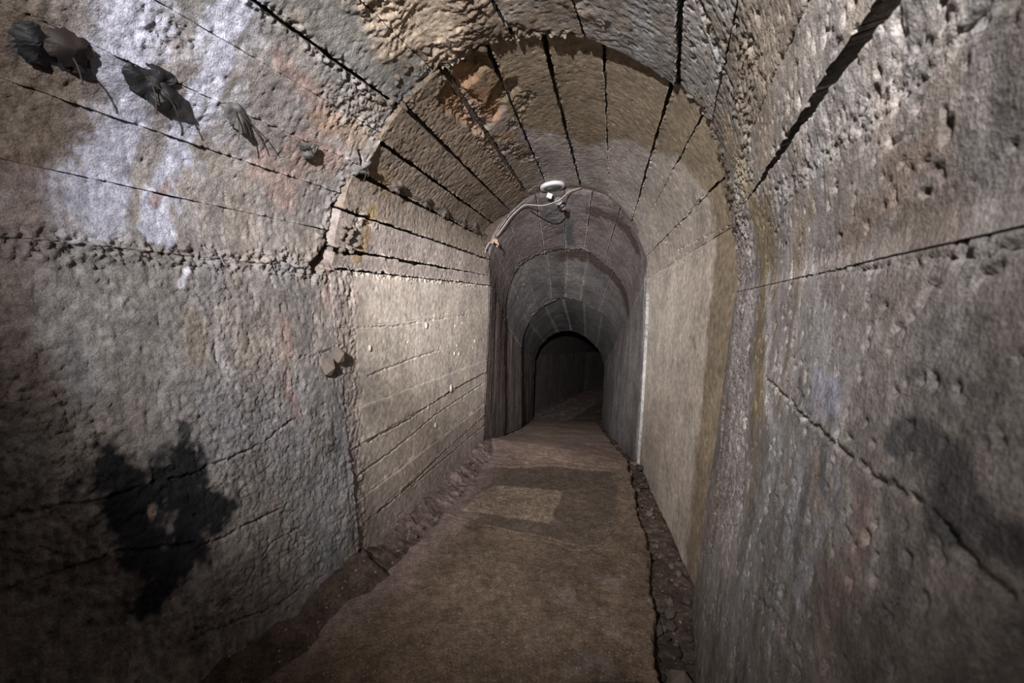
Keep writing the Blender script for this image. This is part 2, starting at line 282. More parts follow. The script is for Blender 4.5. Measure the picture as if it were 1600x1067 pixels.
RUBBLE = [
    (1, [(-0.96, 0.759, 1.218), (-0.928, 0.838, 1.218), (-0.889, 0.936, 1.218), (-0.84, 1.058, 1.229), (-0.774, 1.221, 1.232), (-0.686, 1.437, 1.218)], 0.045, 0.02, 60),
    (1, [(-0.734, 1.325, 1.274), (-0.686, 1.437, 1.206), (-0.659, 1.498, 1.17)], 0.04, 0.012, 45),
    (1, [(-0.595, 0.979, 1.794), (-0.546, 1.094, 1.796), (-0.491, 1.239, 1.793), (-0.432, 1.405, 1.784)], 0.026, 0.016, 60),
    (1, [(-0.501, 1.265, 1.77), (-0.494, 1.394, 1.717), (-0.545, 1.267, 1.717), (-0.453, 1.472, 1.729)], 0.05, 0.012, 60),
    (1, [(-0.661, 1.498, 1.206), (-0.645, 1.498, 0.906), (-0.626, 1.497, 0.547), (-0.605, 1.492, 0.139)], 0.028, 0.008, 55),
    (1, [(-0.681, 1.382, 0.715), (-0.633, 1.46, 0.415), (-0.643, 1.409, 0.223)], 0.05, 0.008, 50),
    (1, [(-0.948, 0.747, 0.906), (-0.925, 0.79, 0.81), (-0.909, 0.833, 0.822), (-0.935, 0.757, 0.75)], 0.1, 0.008, 40),
    (1, [(-0.912, 0.823, 0.798), (-0.893, 0.847, 0.643), (-0.864, 0.923, 0.667), (-0.897, 0.829, 0.571)], 0.08, 0.008, 45),
    (1, [(-0.925, 0.757, 0.559), (-0.9, 0.818, 0.559), (-0.911, 0.778, 0.463), (-0.878, 0.854, 0.415)], 0.08, 0.008, 45),
    (1, [(-0.73, 0.868, 1.683), (-0.709, 0.922, 1.681), (-0.75, 0.873, 1.649)], 0.03, 0.01, 50),
    (1, [(-0.406, 1.47, 1.783), (-0.331, 1.481, 1.854), (-0.232, 1.475, 1.929), (-0.096, 1.468, 1.99), (-0.001, 1.463, 2.011)], 0.035, 0.03, 32),
    (1, [(0.001, 1.404, 2.015), (0.087, 1.458, 2.023), (0.199, 1.452, 2.023)], 0.03, 0.022, 34),
    (1, [(0.412, 1.047, 1.848), (0.478, 1.216, 1.85), (0.555, 1.422, 1.854)], 0.012, 0.014, 60),
    (1, [(0.435, 0.986, 1.806), (0.546, 1.084, 1.703), (0.594, 1.122, 1.628)], 0.018, 0.012, 55),
    (1, [(0.566, 1.433, 1.85), (0.654, 1.428, 1.753), (0.717, 1.425, 1.627), (0.75, 1.423, 1.496), (0.767, 1.422, 1.397)], 0.03, 0.016, 48),
    (1, [(0.514, 0.927, 1.631), (0.576, 1.041, 1.576), (0.618, 1.091, 1.486), (0.699, 1.278, 1.455), (0.703, 1.241, 1.359)], 0.08, 0.014, 60),
    (1, [(0.768, 1.378, 1.313), (0.683, 1.213, 0.863), (0.619, 1.139, 0.488), (0.554, 0.954, 0.588), (0.608, 1.036, 0.825), (0.697, 1.193, 1.285)], 0.11, 0.009, 38),
    (1, [(0.32, 0.252, 1.138), (0.337, 0.295, 1.138), (0.374, 0.385, 1.138), (0.448, 0.565, 1.15), (0.593, 0.923, 1.163)], 0.01, 0.006, 120),
    (1, [(0.72, 1.329, 0.75), (0.668, 1.254, 0.513), (0.631, 1.204, 0.325)], 0.03, 0.012, 60),
    (1, [(0.348, 0.339, 1.313), (0.366, 0.382, 1.308), (0.399, 0.465, 1.312), (0.45, 0.591, 1.317), (0.528, 0.786, 1.318)], 0.024, 0.006, 90),
    (1, [(0.428, 0.629, 0.65), (0.388, 0.528, 0.663)], 0.03, 0.006, 60),
    (2, [(-0.636, 1.583, 1.176), (-0.631, 1.573, 0.889), (-0.623, 1.564, 0.533), (-0.61, 1.563, 0.12)], 0.03, 0.008, 60),
    (2, [(-0.659, 1.514, 1.232), (-0.572, 1.799, 1.236), (-0.431, 2.26, 1.242), (-0.194, 3.039, 1.252)], 0.014, 0.014, 60),
    (2, [(-0.595, 1.578, 1.43), (-0.56, 1.697, 1.436), (-0.59, 1.566, 1.459)], 0.025, 0.016, 40),
    (2, [(-0.233, 1.527, 1.91), (-0.238, 1.476, 1.914), (-0.181, 1.491, 1.954), (-0.095, 1.564, 1.996)], 0.03, 0.02, 36),
    (2, [(-0.237, 1.557, 1.902), (-0.173, 1.87, 1.899), (-0.039, 2.479, 1.901), (0.083, 2.933, 1.915)], 0.022, 0.014, 55),
    (2, [(-0.027, 1.791, 1.997), (0.084, 1.837, 2.02), (-0.0, 2.052, 1.978)], 0.035, 0.016, 40),
    (2, [(0.748, 1.554, 1.625), (0.79, 1.541, 1.527), (0.809, 1.537, 1.433)], 0.02, 0.008, 60),
    (3, [(0.038, 3.994, 1.457), (0.254, 3.996, 1.608), (0.48, 3.959, 1.666), (0.708, 3.921, 1.638)], 0.06, 0.014, 22),
    (4, [(0.293, 5.172, 0.993), (0.434, 5.149, 1.121), (0.579, 5.125, 1.185), (0.816, 5.086, 1.174)], 0.08, 0.016, 18),
    (3, [(0.261, 3.387, 1.808), (0.35, 3.821, 1.692), (0.389, 3.971, 1.653)], 0.03, 0.012, 35),
    (3, [(-0.156, 3.252, 1.247), (-0.072, 4.05, 0.958)], 0.04, 0.008, 30),
    (4, [(0.1, 4.219, 1.424), (0.195, 4.868, 1.088), (0.257, 5.178, 0.948)], 0.05, 0.015, 25),
]
FOLDS = [
    (1, [(-0.369, 1.173, 1.921), (-0.364, 1.269, 1.899), (-0.237, 1.306, 1.961), (-0.138, 1.305, 1.997), (-0.14, 1.47, 1.975), (-0.266, 1.455, 1.915)], 0.08, 0.01, 17, 0.002),
    (1, [(0.176, 1.295, 2.017), (0.274, 1.305, 1.987)], 0.035, 0.008, 20, 0),
    (2, [(-0.142, 1.556, 1.97), (-0.222, 1.608, 1.905), (-0.118, 1.91, 1.931), (-0.026, 1.751, 2.002)], 0.065, 0.014, 16, -0.02),
    (2, [(-0.097, 2.094, 1.917), (0.0, 2.233, 1.956), (0.116, 2.476, 1.975)], 0.05, 0.012, 20, -0.008),
    (2, [(0.295, 2.905, 1.973), (0.141, 3.005, 1.935)], 0.05, 0.01, 30, 0),
    (3, [(0.321, 3.302, 1.841), (0.432, 3.646, 1.75)], 0.05, 0.01, 30, 0),
]
CRACKLE = [
    (1, [(-0.82, 1.09, 1.11), (-0.799, 1.122, 0.954), (-0.755, 1.22, 0.858), (-0.768, 1.161, 0.679), (-0.698, 1.309, 0.487), (-0.725, 1.225, 0.355), (-0.804, 1.09, 0.798)], 0.13, 0.0045, 34),
    (1, [(-0.948, 0.754, 0.954), (-0.936, 0.765, 0.822), (-0.933, 0.746, 0.631)], 0.1, 0.006, 22),
    (1, [(-0.89, 0.943, 1.289), (-0.772, 1.228, 1.385)], 0.1, 0.002, 30),
    (1, [(-0.839, 0.94, 0.343), (-0.779, 1.081, 0.271), (-0.694, 1.286, 0.247)], 0.09, 0.005, 24),
]
HANGER_SPOTS = [(-0.847, 0.779, 1.582), (-0.789, 0.908, 1.587), (-0.713, 1.074, 1.597), (-0.638, 1.269, 1.593)]
HANGER_SPOTS += [(-0.548, 1.481, 1.597)]
HANGER_SPOTS += [(-0.498, 1.736, 1.613), (-0.437, 2.023, 1.625), (-0.383, 2.262, 1.639), (-0.319, 2.598, 1.639), (-0.263, 2.836, 1.658), (-0.223, 3.074, 1.643)]
LUMPS = [(-0.466, 2.146, 0.997), (-0.603, 1.674, 0.924), (-0.362, 2.502, 0.978), (-0.329, 2.614, 0.99), (-0.356, 2.531, 0.85), (-0.366, 2.496, 0.803), (-0.347, 2.565, 0.792), (-0.269, 2.834, 0.852), (-0.281, 2.796, 0.805), (-0.464, 2.152, 0.546), (-0.386, 2.438, 0.594), (-0.442, 2.233, 0.419)]
LODGED = [(-0.656, 1.472, 0.918), (-0.671, 1.429, 0.882)]
LAMP_AT = [(0.322, 3.121, 1.891)]
PLUG_AT = [(-0.211, 3.098, 1.573)]
SLAB_LEFT = [(-0.814, 1.035), (-0.731, 1.218), (-0.536, 1.429), (-0.403, 1.77), (-0.279, 2.226), (-0.132, 2.84)]
SLAB_RIGHT = [(0.423, 1.035), (0.449, 1.18), (0.535, 1.483), (0.598, 1.685), (0.667, 2.053), (0.768, 2.602)]
WET = [(-0.399, 2.4), (-0.171, 2.569), (0.256, 2.569), (0.643, 2.497), (0.628, 2.267), (0.543, 1.973), (0.49, 1.797), (0.37, 1.685), (0.259, 1.705), (0.09, 1.786), (-0.125, 1.852), (-0.364, 1.973)]
BARE = [(-0.089, 2.309), (0.302, 2.209), (0.225, 1.973), (0.194, 1.863), (-0.032, 1.935), (-0.261, 1.993), (-0.201, 2.186)]

# ---------------------------------------------------------------- noise
def _hash(ix, iy, iz, seed):
    h = (ix * 374761393 + iy * 668265263 + iz * 2147483647 + seed * 974634777) & 0xffffffff
    h = ((h ^ (h >> 13)) * 1274126177) & 0xffffffff
    h = ((h ^ (h >> 15)) * 2246822519) & 0xffffffff
    return ((h ^ (h >> 16)) & 0xffffff).astype(np.float32) / np.float32(0xffffff)


def vn(P, seed=0):
    """value noise in [-1, 1]"""
    F = np.floor(P); f = (P - F).astype(np.float32)
    I = F.astype(np.int64)
    f = f * f * f * (f * (f * 6 - 15) + 10)
    r = 0
    for a in (0, 1):
        wa = f[..., 0] if a else 1 - f[..., 0]
        for b in (0, 1):
            wb = f[..., 1] if b else 1 - f[..., 1]
            for c in (0, 1):
                wc = f[..., 2] if c else 1 - f[..., 2]
                r = r + wa * wb * wc * _hash(I[..., 0] + a, I[..., 1] + b, I[..., 2] + c, seed)
    return r * 2 - 1


def fbm(P, octv=3, seed=0, gain=.5):
    r = 0; a = 1.0; t = 0
    for k in range(octv):
        r = r + a * vn(P * (2.03 ** k) + 17.3 * k, seed + k); t += a; a *= gain
    return r / t * 1.4


def cell(P, seed=0):
    """worley noise: distance to nearest and second nearest point, and a random value of the nearest"""
    F = np.floor(P); f = (P - F).astype(np.float32); I = F.astype(np.int64)
    d1 = np.full(P.shape[:-1], 9., np.float32); d2 = d1.copy(); rv = d1 * 0
    for a in (-1, 0, 1):
        for b in (-1, 0, 1):
            for c in (-1, 0, 1):
                x, y, z = I[..., 0] + a, I[..., 1] + b, I[..., 2] + c
                h = _hash(x, y, z, seed)
                dx = a + h - f[..., 0]
                dy = b + (h * 57.31) % 1.0 - f[..., 1]
                dz = c + (h * 913.7) % 1.0 - f[..., 2]
                d = np.sqrt(dx * dx + dy * dy + dz * dz)
                m = d < d1
                d2 = np.where(m, d1, np.minimum(d2, d))
                rv = np.where(m, (h * 7131.3) % 1.0, rv)
                d1 = np.where(m, d, d1)
    return d1, d2, rv


def sst(a, b, x):
    t = np.clip((x - a) / (b - a), 0, 1)
    return t * t * (3 - 2 * t)


def seg_dist(P, pts):
    """distance of points P to a 3-D polyline"""
    pts = np.array(pts, float)
    if len(pts) == 1:
        return np.linalg.norm(P - pts[0], axis=-1)
    best = np.full(P.shape[:-1], 1e9)
    for a, b in zip(pts[:-1], pts[1:]):
        ab = b - a
        t = np.clip(((P - a) @ ab) / max(ab @ ab, 1e-9), 0, 1)
        best = np.minimum(best, np.linalg.norm(P - a - t[..., None] * ab, axis=-1))
    return best


def near(P, pts, pad):
    pts = np.array(pts, float)
    lo, hi = pts.min(0) - pad, pts.max(0) + pad
    plo, phi = P.reshape(-1, 3).min(0), P.reshape(-1, 3).max(0)
    return bool(((plo <= hi) & (phi >= lo)).all())


def near_mask(P, pts, pad):
    pts = np.array(pts, float)
    lo, hi = pts.min(0) - pad, pts.max(0) + pad
    return ((P >= lo) & (P <= hi)).all(-1)


# ---------------------------------------------------------------- helpers
def custom(o, label=None, cat=None, group=None, kind=None):
    if label: o['label'] = label
    if cat: o['category'] = cat
    if group: o['group'] = group
    if kind: o['kind'] = kind
    return o


def grid_mesh(name, V, C=None, mat=None, parent=None, smooth=True):
    """V: (a, b, 3) vertex grid, C: (a, b, 4) colour and roughness"""
    a, b = V.shape[:2]
    me = bpy.data.meshes.new(name)
    idx = np.arange(a * b).reshape(a, b)
    q = np.stack([idx[:-1, :-1], idx[1:, :-1], idx[1:, 1:], idx[:-1, 1:]], -1).reshape(-1, 4)
    me.vertices.add(a * b)
    me.vertices.foreach_set('co', V.reshape(-1).astype(np.float32))
    me.loops.add(len(q) * 4)
    me.loops.foreach_set('vertex_index', q.reshape(-1).astype(np.int32))
    me.polygons.add(len(q))
    me.polygons.foreach_set('loop_start', (np.arange(len(q)) * 4).astype(np.int32))
    me.polygons.foreach_set('use_smooth', np.full(len(q), smooth))
    if C is not None:
        at = me.color_attributes.new('Tint', 'FLOAT_COLOR', 'POINT')
        at.data.foreach_set('color', C.reshape(-1).astype(np.float32))
    me.update(calc_edges=True)
    if mat: me.materials.append(mat)
    o = bpy.data.objects.new(name, me)
    COL.objects.link(o)
    if parent: o.parent = parent
    return o


def poly_mesh(name, verts, faces, mat=None, parent=None, smooth=False):
    me = bpy.data.meshes.new(name)
    me.from_pydata([tuple(map(float, v)) for v in verts], [], faces)
    me.polygons.foreach_set('use_smooth', np.full(len(me.polygons), smooth))
    me.update()
    if mat: me.materials.append(mat)
    o = bpy.data.objects.new(name, me)
    COL.objects.link(o)
    if parent: o.parent = parent
    return o


def tube(name, pts, r, mat, parent=None, n=7, sub=5):
    """a round cable along a smoothed polyline"""
    p = np.array(pts, float)
    if len(p) > 2:
        out = []
        for i in range(len(p) - 1):
            p0, p1, p2, p3 = p[max(i - 1, 0)], p[i], p[i + 1], p[min(i + 2, len(p) - 1)]
            for k in range(sub):
                t = k / sub
                out.append(.5 * ((2 * p1) + (-p0 + p2) * t + (2 * p0 - 5 * p1 + 4 * p2 - p3) * t * t + (-p0 + 3 * p1 - 3 * p2 + p3) * t ** 3))
        p = np.array(out + [p[-1]])
    V = []
    for i in range(len(p)):
        d = p[min(i + 1, len(p) - 1)] - p[max(i - 1, 0)]; d /= np.linalg.norm(d)
        a = np.cross(d, [0.31, .2, .93]); a /= np.linalg.norm(a); b = np.cross(d, a)
        rr = r[min(i, len(r) - 1)] if isinstance(r, (list, tuple)) else r
        for k in range(n):
            w = 2 * math.pi * k / n
            V.append(p[i] + rr * (math.cos(w) * a + math.sin(w) * b))
    m = len(p)
    F = [(i * n + k, i * n + (k + 1) % n, (i + 1) * n + (k + 1) % n, (i + 1) * n + k) for i in range(m - 1) for k in range(n)]
    F += [tuple(range(n))[::-1], tuple((m - 1) * n + k for k in range(n))]
    return poly_mesh(name, V, F, mat, parent, True)


def lathe(name, prof_pts, M, mat, parent=None, n=28, smooth=True):
    """prof_pts (radius, height) spun about the local z of frame M = (origin, x, y, z)"""
    o, x, y, z = [np.array(v, float) for v in M]
    V = [o + r * (math.cos(2 * math.pi * k / n) * x + math.sin(2 * math.pi * k / n) * y) + h * z for r, h in prof_pts for k in range(n)]
    m = len(prof_pts)
    F = [(i * n + k, i * n + (k + 1) % n, (i + 1) * n + (k + 1) % n, (i + 1) * n + k) for i in range(m - 1) for k in range(n)]
    F += [tuple(range(n))[::-1], tuple((m - 1) * n + k for k in range(n))]
    return poly_mesh(name, V, F, mat, parent, smooth)


# ---------------------------------------------------------------- materials
def concrete_material(name, bump=.0032, fine=230.0, speck=.30, grit=0):
    m = bpy.data.materials.new(name); m.use_nodes = True
    nt = m.node_tree; N = nt.nodes; L = nt.links
    b = N['Principled BSDF']
    b.inputs['Specular IOR Level'].default_value = .25
    at = N.new('ShaderNodeAttribute'); at.attribute_name = 'Tint'
    tc = N.new('ShaderNodeTexCoord')

    def noise(scale, detail, rough=.6):
        n = N.new('ShaderNodeTexNoise'); n.inputs['Scale'].default_value = scale
        n.inputs['Detail'].default_value = detail; n.inputs['Roughness'].default_value = rough
        L.new(tc.outputs['Object'], n.inputs['Vector']); return n
    n1 = noise(fine, 3, .7); n2 = noise(38, 5, .65); n3 = noise(7, 4, .6)

    def ramp(n, lo, hi, a=.32, c=.68):
        r = N.new('ShaderNodeMapRange'); r.inputs[1].default_value = a; r.inputs[2].default_value = c
        r.inputs[3].default_value = lo; r.inputs[4].default_value = hi
        L.new(n.outputs['Fac'], r.inputs[0]); return r
    r1 = ramp(n1, 1 - speck, 1 + speck); r2 = ramp(n2, .66, 1.34); r3 = ramp(n3, .80, 1.20)
    m1 = N.new('ShaderNodeMath'); m1.operation = 'MULTIPLY'; L.new(r1.outputs[0], m1.inputs[0]); L.new(r2.outputs[0], m1.inputs[1])
    m2 = N.new('ShaderNodeMath'); m2.operation = 'MULTIPLY'; L.new(m1.outputs[0], m2.inputs[0]); L.new(r3.outputs[0], m2.inputs[1])
    vm = N.new('ShaderNodeVectorMath'); vm.operation = 'SCALE'
    L.new(at.outputs['Color'], vm.inputs[0]); L.new(m2.outputs[0], vm.inputs['Scale'])
    if grit:      # pale specks of aggregate
        vo = N.new('ShaderNodeTexVoronoi'); vo.inputs['Scale'].default_value = grit
        L.new(tc.outputs['Object'], vo.inputs['Vector'])
        lt = N.new('ShaderNodeMath'); lt.operation = 'LESS_THAN'; lt.inputs[1].default_value = .26; L.new(vo.outputs['Distance'], lt.inputs[0])
        sp = N.new('ShaderNodeSeparateColor'); L.new(vo.outputs['Color'], sp.inputs[0])
        gt = N.new('ShaderNodeMath'); gt.operation = 'GREATER_THAN'; gt.inputs[1].default_value = .84; L.new(sp.outputs[0], gt.inputs[0])
        mu = N.new('ShaderNodeMath'); mu.operation = 'MULTIPLY'; L.new(lt.outputs[0], mu.inputs[0]); L.new(gt.outputs[0], mu.inputs[1])
        mx = N.new('ShaderNodeMix'); mx.data_type = 'RGBA'; L.new(mu.outputs[0], mx.inputs[0])
        L.new(vm.outputs[0], mx.inputs[6]); mx.inputs[7].default_value = (.36, .30, .25, 1)
        L.new(mx.outputs[2], b.inputs['Base Color'])
    else:
        L.new(vm.outputs[0], b.inputs['Base Color'])
    L.new(at.outputs['Alpha'], b.inputs['Roughness'])
    bp = N.new('ShaderNodeBump'); bp.inputs['Distance'].default_value = bump; bp.inputs['Strength'].default_value = .9
    ad = N.new('ShaderNodeMath'); ad.operation = 'ADD'
    nb = noise(fine * .55, 4, .7)
    L.new(nb.outputs['Fac'], ad.inputs[0]); L.new(n1.outputs['Fac'], ad.inputs[1])
    L.new(ad.outputs[0], bp.inputs['Height']); L.new(bp.outputs[0], b.inputs['Normal'])
    return m


def flat_material(name, color, rough=.7, metal=0.0, noise_scale=60.0, var=.25, bump=.0006):
    m = bpy.data.materials.new(name); m.use_nodes = True
    nt = m.node_tree; N = nt.nodes; L = nt.links
    b = N['Principled BSDF']; b.inputs['Roughness'].default_value = rough; b.inputs['Metallic'].default_value = metal
    tc = N.new('ShaderNodeTexCoord')
    n = N.new('ShaderNodeTexNoise'); n.inputs['Scale'].default_value = noise_scale; n.inputs['Detail'].default_value = 5
    L.new(tc.outputs['Object'], n.inputs['Vector'])
    cr = N.new('ShaderNodeMix'); cr.data_type = 'RGBA'
    L.new(n.outputs['Fac'], cr.inputs[0])
    cr.inputs[6].default_value = (*[c * (1 - var) for c in color], 1)
    cr.inputs[7].default_value = (*[min(1, c * (1 + var)) for c in color], 1)
    L.new(cr.outputs[2], b.inputs['Base Color'])
    bp = N.new('ShaderNodeBump'); bp.inputs['Distance'].default_value = bump
    L.new(n.outputs['Fac'], bp.inputs['Height']); L.new(bp.outputs[0], b.inputs['Normal'])
    return m


M_CONC = concrete_material('cast_concrete')
M_SMOOTH = concrete_material('fine_cast_concrete', bump=.0012, fine=260, speck=.13)
M_CORE = flat_material('rough_concrete_core', (.085, .065, .05), .95, 0, 45, .5, .01)
M_FLOOR = concrete_material('floor_screed', bump=.0045, fine=150, speck=.42, grit=110)
M_DIRT = concrete_material('gutter_dirt', bump=.004, fine=120, speck=.4, grit=70)
M_STONE = [flat_material('rubble_stone', (.14, .108, .085), .9, 0, 70, .35, .002), flat_material('pale_rubble_stone', (.22, .18, .15), .9, 0, 70, .3, .002),
           flat_material('dark_rubble_stone', (.08, .06, .05), .9, 0, 70, .35, .002)]
M_WHITE = flat_material('white_enamel', (.74, .74, .76), .35, 0, 30, .06, .0001)
M_GREYP = flat_material('grey_plastic', (.22, .22, .22), .5, 0, 50, .15)
M_DIFF = flat_material('dark_lamp_diffuser', (.10, .10, .105), .4, 0, 40, .2, .0001)  # dark grey underside of the lamp
M_CABLE = flat_material('pale_cable_sheath', (.40, .36, .34), .55, 0, 90, .15)
M_BLACK = flat_material('black_cable_sheath', (.02, .019, .018), .6, 0, 90, .3)
M_RUST = flat_material('rusted_wire', (.045, .03, .022), .8, .3, 200, .5)
M_TIN = [flat_material('dark_tin_sheet', (.012, .012, .014), .62, .2, 40, .45), flat_material('brown_tin_sheet', (.018, .012, .011), .68, .2, 40, .4),
         flat_material('grey_tin_sheet', (.10, .097, .094), .6, .2, 40, .3), flat_material('dusty_tin_sheet', (.085, .068, .060), .7, .1, 60, .35)]
M_PLUG = flat_material('splintered_wood', (.55, .40, .27), .8, 0, 120, .35, .002)
M_LUMP = flat_material('mortar_lump', (.46, .40, .34), .9, 0, 90, .12, .001)


# ---------------------------------------------------------------- the cast panels
def normals(sec, S, Q, P):
    A, B = SECT[sec]
    e = .004
    n_q = len(A) - 1
    dq = surf(sec, S, np.clip(Q + e, 0, n_q)) - surf(sec, S, np.clip(Q - e, 0, n_q))
    ds = (B.mean(0) - A.mean(0))
    n = np.cross(np.broadcast_to(ds, dq.shape), dq)
    n /= np.linalg.norm(n, axis=-1, keepdims=True) + 1e-12
    cen = surf(sec, S, np.full(S.shape, 1.0)) * .5 + surf(sec, S, np.full(S.shape, n_q - 1.0)) * .5
    sg = np.sign(((cen - P) * n).sum(-1, keepdims=True)); sg[sg == 0] = 1
    return n * sg


def tint(P, sec, base):
    """colour of the concrete itself: cast tone plus stains, shadow arcs and a lit strip painted on it"""
    C = np.empty(P.shape[:-1] + (4,)); C[..., :3] = base; C[..., 3] = .92
    W = P + .02 * np.stack([fbm(P * 14, 2, 5), fbm(P * 14, 2, 9), fbm(P * 14, 2, 13)], -1)
    drip = fbm(P * np.array([34, 34, 5.0]), 3, 31)
    big = fbm(P * 5.5, 3, 41)
    hue = fbm(P * np.array([11, 11, 4.0]), 3, 51)
    k = {1: .30, 2: .09, 3: .22, 4: .25, 5: .25}.get(sec, .2)
    C[..., :3] *= (1 + k * .8 * drip + k * .9 * big)[..., None]
    if sec == 1:      # thin lime dribbles down the near walls
        zz = P[..., 2]
        reg = sst(.0, .25, zz) * (1 - sst(1.25, 1.6, zz)) * sst(-.1, .5, fbm(P * np.array([3, 3, 2.0]), 2, 55))
        wig = P + .01 * np.stack([vn(P * 18, 56), vn(P * 18, 57), 0 * zz], -1)
        for sd, fr in ((58, 30), (59, 55)):
            line = 1 - sst(.0, .13, np.abs(vn(wig * np.array([fr, fr, 1.6]), sd)))
            a = (line * reg * (.35 + .3 * vn(P * np.array([20, 20, 6]), sd + 5)))[..., None]
            C[..., :3] = C[..., :3] * (1 - a) + np.array((.42, .395, .39)) * a
        # darker streaky mottling low on the near walls
        dk = (sst(.25, .8, fbm(P * np.array([40, 40, 9.0]), 3, 66)) * .35 * (1 - sst(.7, 1.0, zz)))[..., None]
        C[..., :3] *= 1 - dk
    C[..., 0] *= 1 + .22 * k * hue; C[..., 2] *= 1 - .30 * k * hue
    for (s, pts, r, col, a) in STAINS_AND_SHADING:
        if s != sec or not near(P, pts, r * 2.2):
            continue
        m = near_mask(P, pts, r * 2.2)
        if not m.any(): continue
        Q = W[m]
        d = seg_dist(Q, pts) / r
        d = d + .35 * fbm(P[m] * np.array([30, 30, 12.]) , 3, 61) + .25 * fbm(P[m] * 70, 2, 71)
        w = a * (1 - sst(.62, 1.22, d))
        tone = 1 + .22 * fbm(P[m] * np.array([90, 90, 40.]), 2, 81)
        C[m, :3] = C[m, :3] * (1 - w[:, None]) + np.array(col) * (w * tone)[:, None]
    return C


def relief(P, sec, rough):
    """height towards the inside of the tunnel, in metres"""
    h = .004 * fbm(P * 3.1, 2, 101) + rough * .0013 * fbm(P * 16, 3, 111) + rough * .0021 * fbm(P * 55, 3, 121, .7)
    pit = vn(P * 52, 131) + .45 * vn(P * 120, 137)
    h = h - .0035 * min(rough * 1.6, 1.2) * sst(.90, 1.05, pit)
    if sec == 1 and P[..., 0].mean() > .1:      # air holes in the right-hand wall
        up = .30 * sst(1.15, 1.35, P[..., 2]) * sst(-.1, .6, vn(P * 7, 139))
        h = h - .007 * sst(.78, .93, vn(P * 50, 133) + .3 * vn(P * 120, 135) + up)
        h = h - .0045 * sst(.62, .80, vn(P * 88, 143) + up * .5)
    if rough > .6 and sec < 5:      # short pits lying across the boards
        ax = (SECT[sec][1].mean(0) - SECT[sec][0].mean(0)); ax = ax / np.linalg.norm(ax)
        al = (P @ ax)[..., None]
        U = (P - al * ax) * 32 + al * ax * 115
        h = h - rough * .0024 * sst(.38, .85, fbm(U, 2, 125)) + .0008 * fbm(P * 150, 2, 127)
    W = P + .006 * np.stack([fbm(P * 30, 2, 205), fbm(P * 30, 2, 209), fbm(P * 30, 2, 213)], -1)
    for (s, pts, r, a, c) in RUBBLE:
        if s != sec or not near(P, pts, r * 1.6): continue
        m = near_mask(P, pts, r * 1.6)
        if not m.any(): continue
        Q = P[m]
        w = 1 - sst(.35, 1.15, seg_dist(Q, pts) / r + .35 * fbm(Q * 22, 2, 141))
        d1, d2, rv = cell(Q * c, 151)
        e1, e2, ev = cell(Q * c * 2.3, 157)
        peb = (1 - np.minimum(1, d1 * 1.35) ** 2) * (.35 + .75 * rv) - .55 * (1 - sst(.0, .16, d2 - d1)) + .35 * (1 - np.minimum(1, e1 * 1.3) ** 2) - .3
        h[m] += w * a * (.30 * peb + .85 * fbm(Q * c * 1.0, 5, 159, .75) - .2)
    for (s, pts, r, a, c) in CRACKLE:
        if s != sec or not near(P, pts, r * 1.5): continue
        m = near_mask(P, pts, r * 1.5)
        if not m.any(): continue
        Q = P[m] + .012 * np.stack([fbm(P[m] * 25, 2, 161), fbm(P[m] * 25, 2, 163), fbm(P[m] * 25, 2, 167)], -1)
        w = 1 - sst(.5, 1.3, seg_dist(Q, pts) / r)
        d1, d2, rv = cell(Q * np.array([c * 1.35, c * 1.35, c * .62]), 171)
        e1, e2, ev = cell(Q * c * 2.1, 173)
        h[m] += w * a * (-.7 * (1 - sst(0, .10, d2 - d1)) - .6 * (1 - sst(0, .10, e2 - e1)) + .3 * rv + .35 * fbm(Q * c * 3, 3, 175, .7))
    for (s, pts, r, a, c, off) in FOLDS:
        if s != sec or not near(P, pts, r * 1.6): continue
        m = near_mask(P, pts, r * 1.6)
        if not m.any(): continue
        Q = P[m]
        w = 1 - sst(.75, 1.15, seg_dist(Q, pts) / r + .25 * fbm(Q * 18, 2, 181))
        U = Q + .035 * np.stack([fbm(Q * 7, 2, 183), fbm(Q * 7, 2, 185), fbm(Q * 7, 2, 187)], -1)
        f1 = 1 - np.abs(vn(U * np.array([c * 1.2, c * 2.6, c * 2.6]), 189)) * 2
        f2 = 1 - np.abs(vn(U * np.array([c * 2.2, c * 5.5, c * 5.5]), 191)) * 2
        f3 = 1 - np.abs(vn(U * c * 7, 193)) * 2
        f0 = vn(U * c * .6, 197)
        cal = .25 + .75 * sst(-.35, .45, vn(U * c * .45, 199)); f1, f2, f3 = f1 * cal, f2 * cal, f3 * cal
        h[m] += w * (off + a * (.6 * f0 + .55 * f1 + .55 * f2 + .22 * f3))
    for (s, pts, wd, dp, jag) in GROOVES:
        if s != sec or not near(P, pts, wd * 4 + .02): continue
        m = near_mask(P, pts, wd * 4 + .02)
        if not m.any(): continue
        Q = P[m] + .006 * jag * np.stack([fbm(P[m] * 45, 3, 221), fbm(P[m] * 45, 3, 223), fbm(P[m] * 45, 3, 227)], -1)
        d = seg_dist(Q, pts) / (wd * (1 + .5 * vn(P[m] * 60, 229)))
        h[m] -= dp * (1 - sst(.55, 1.25, d))
        h[m] += dp * .22 * np.exp(-((d - 1.9) / .7) ** 2) * (.5 + .5 * vn(P[m] * 80, 231))
    return h


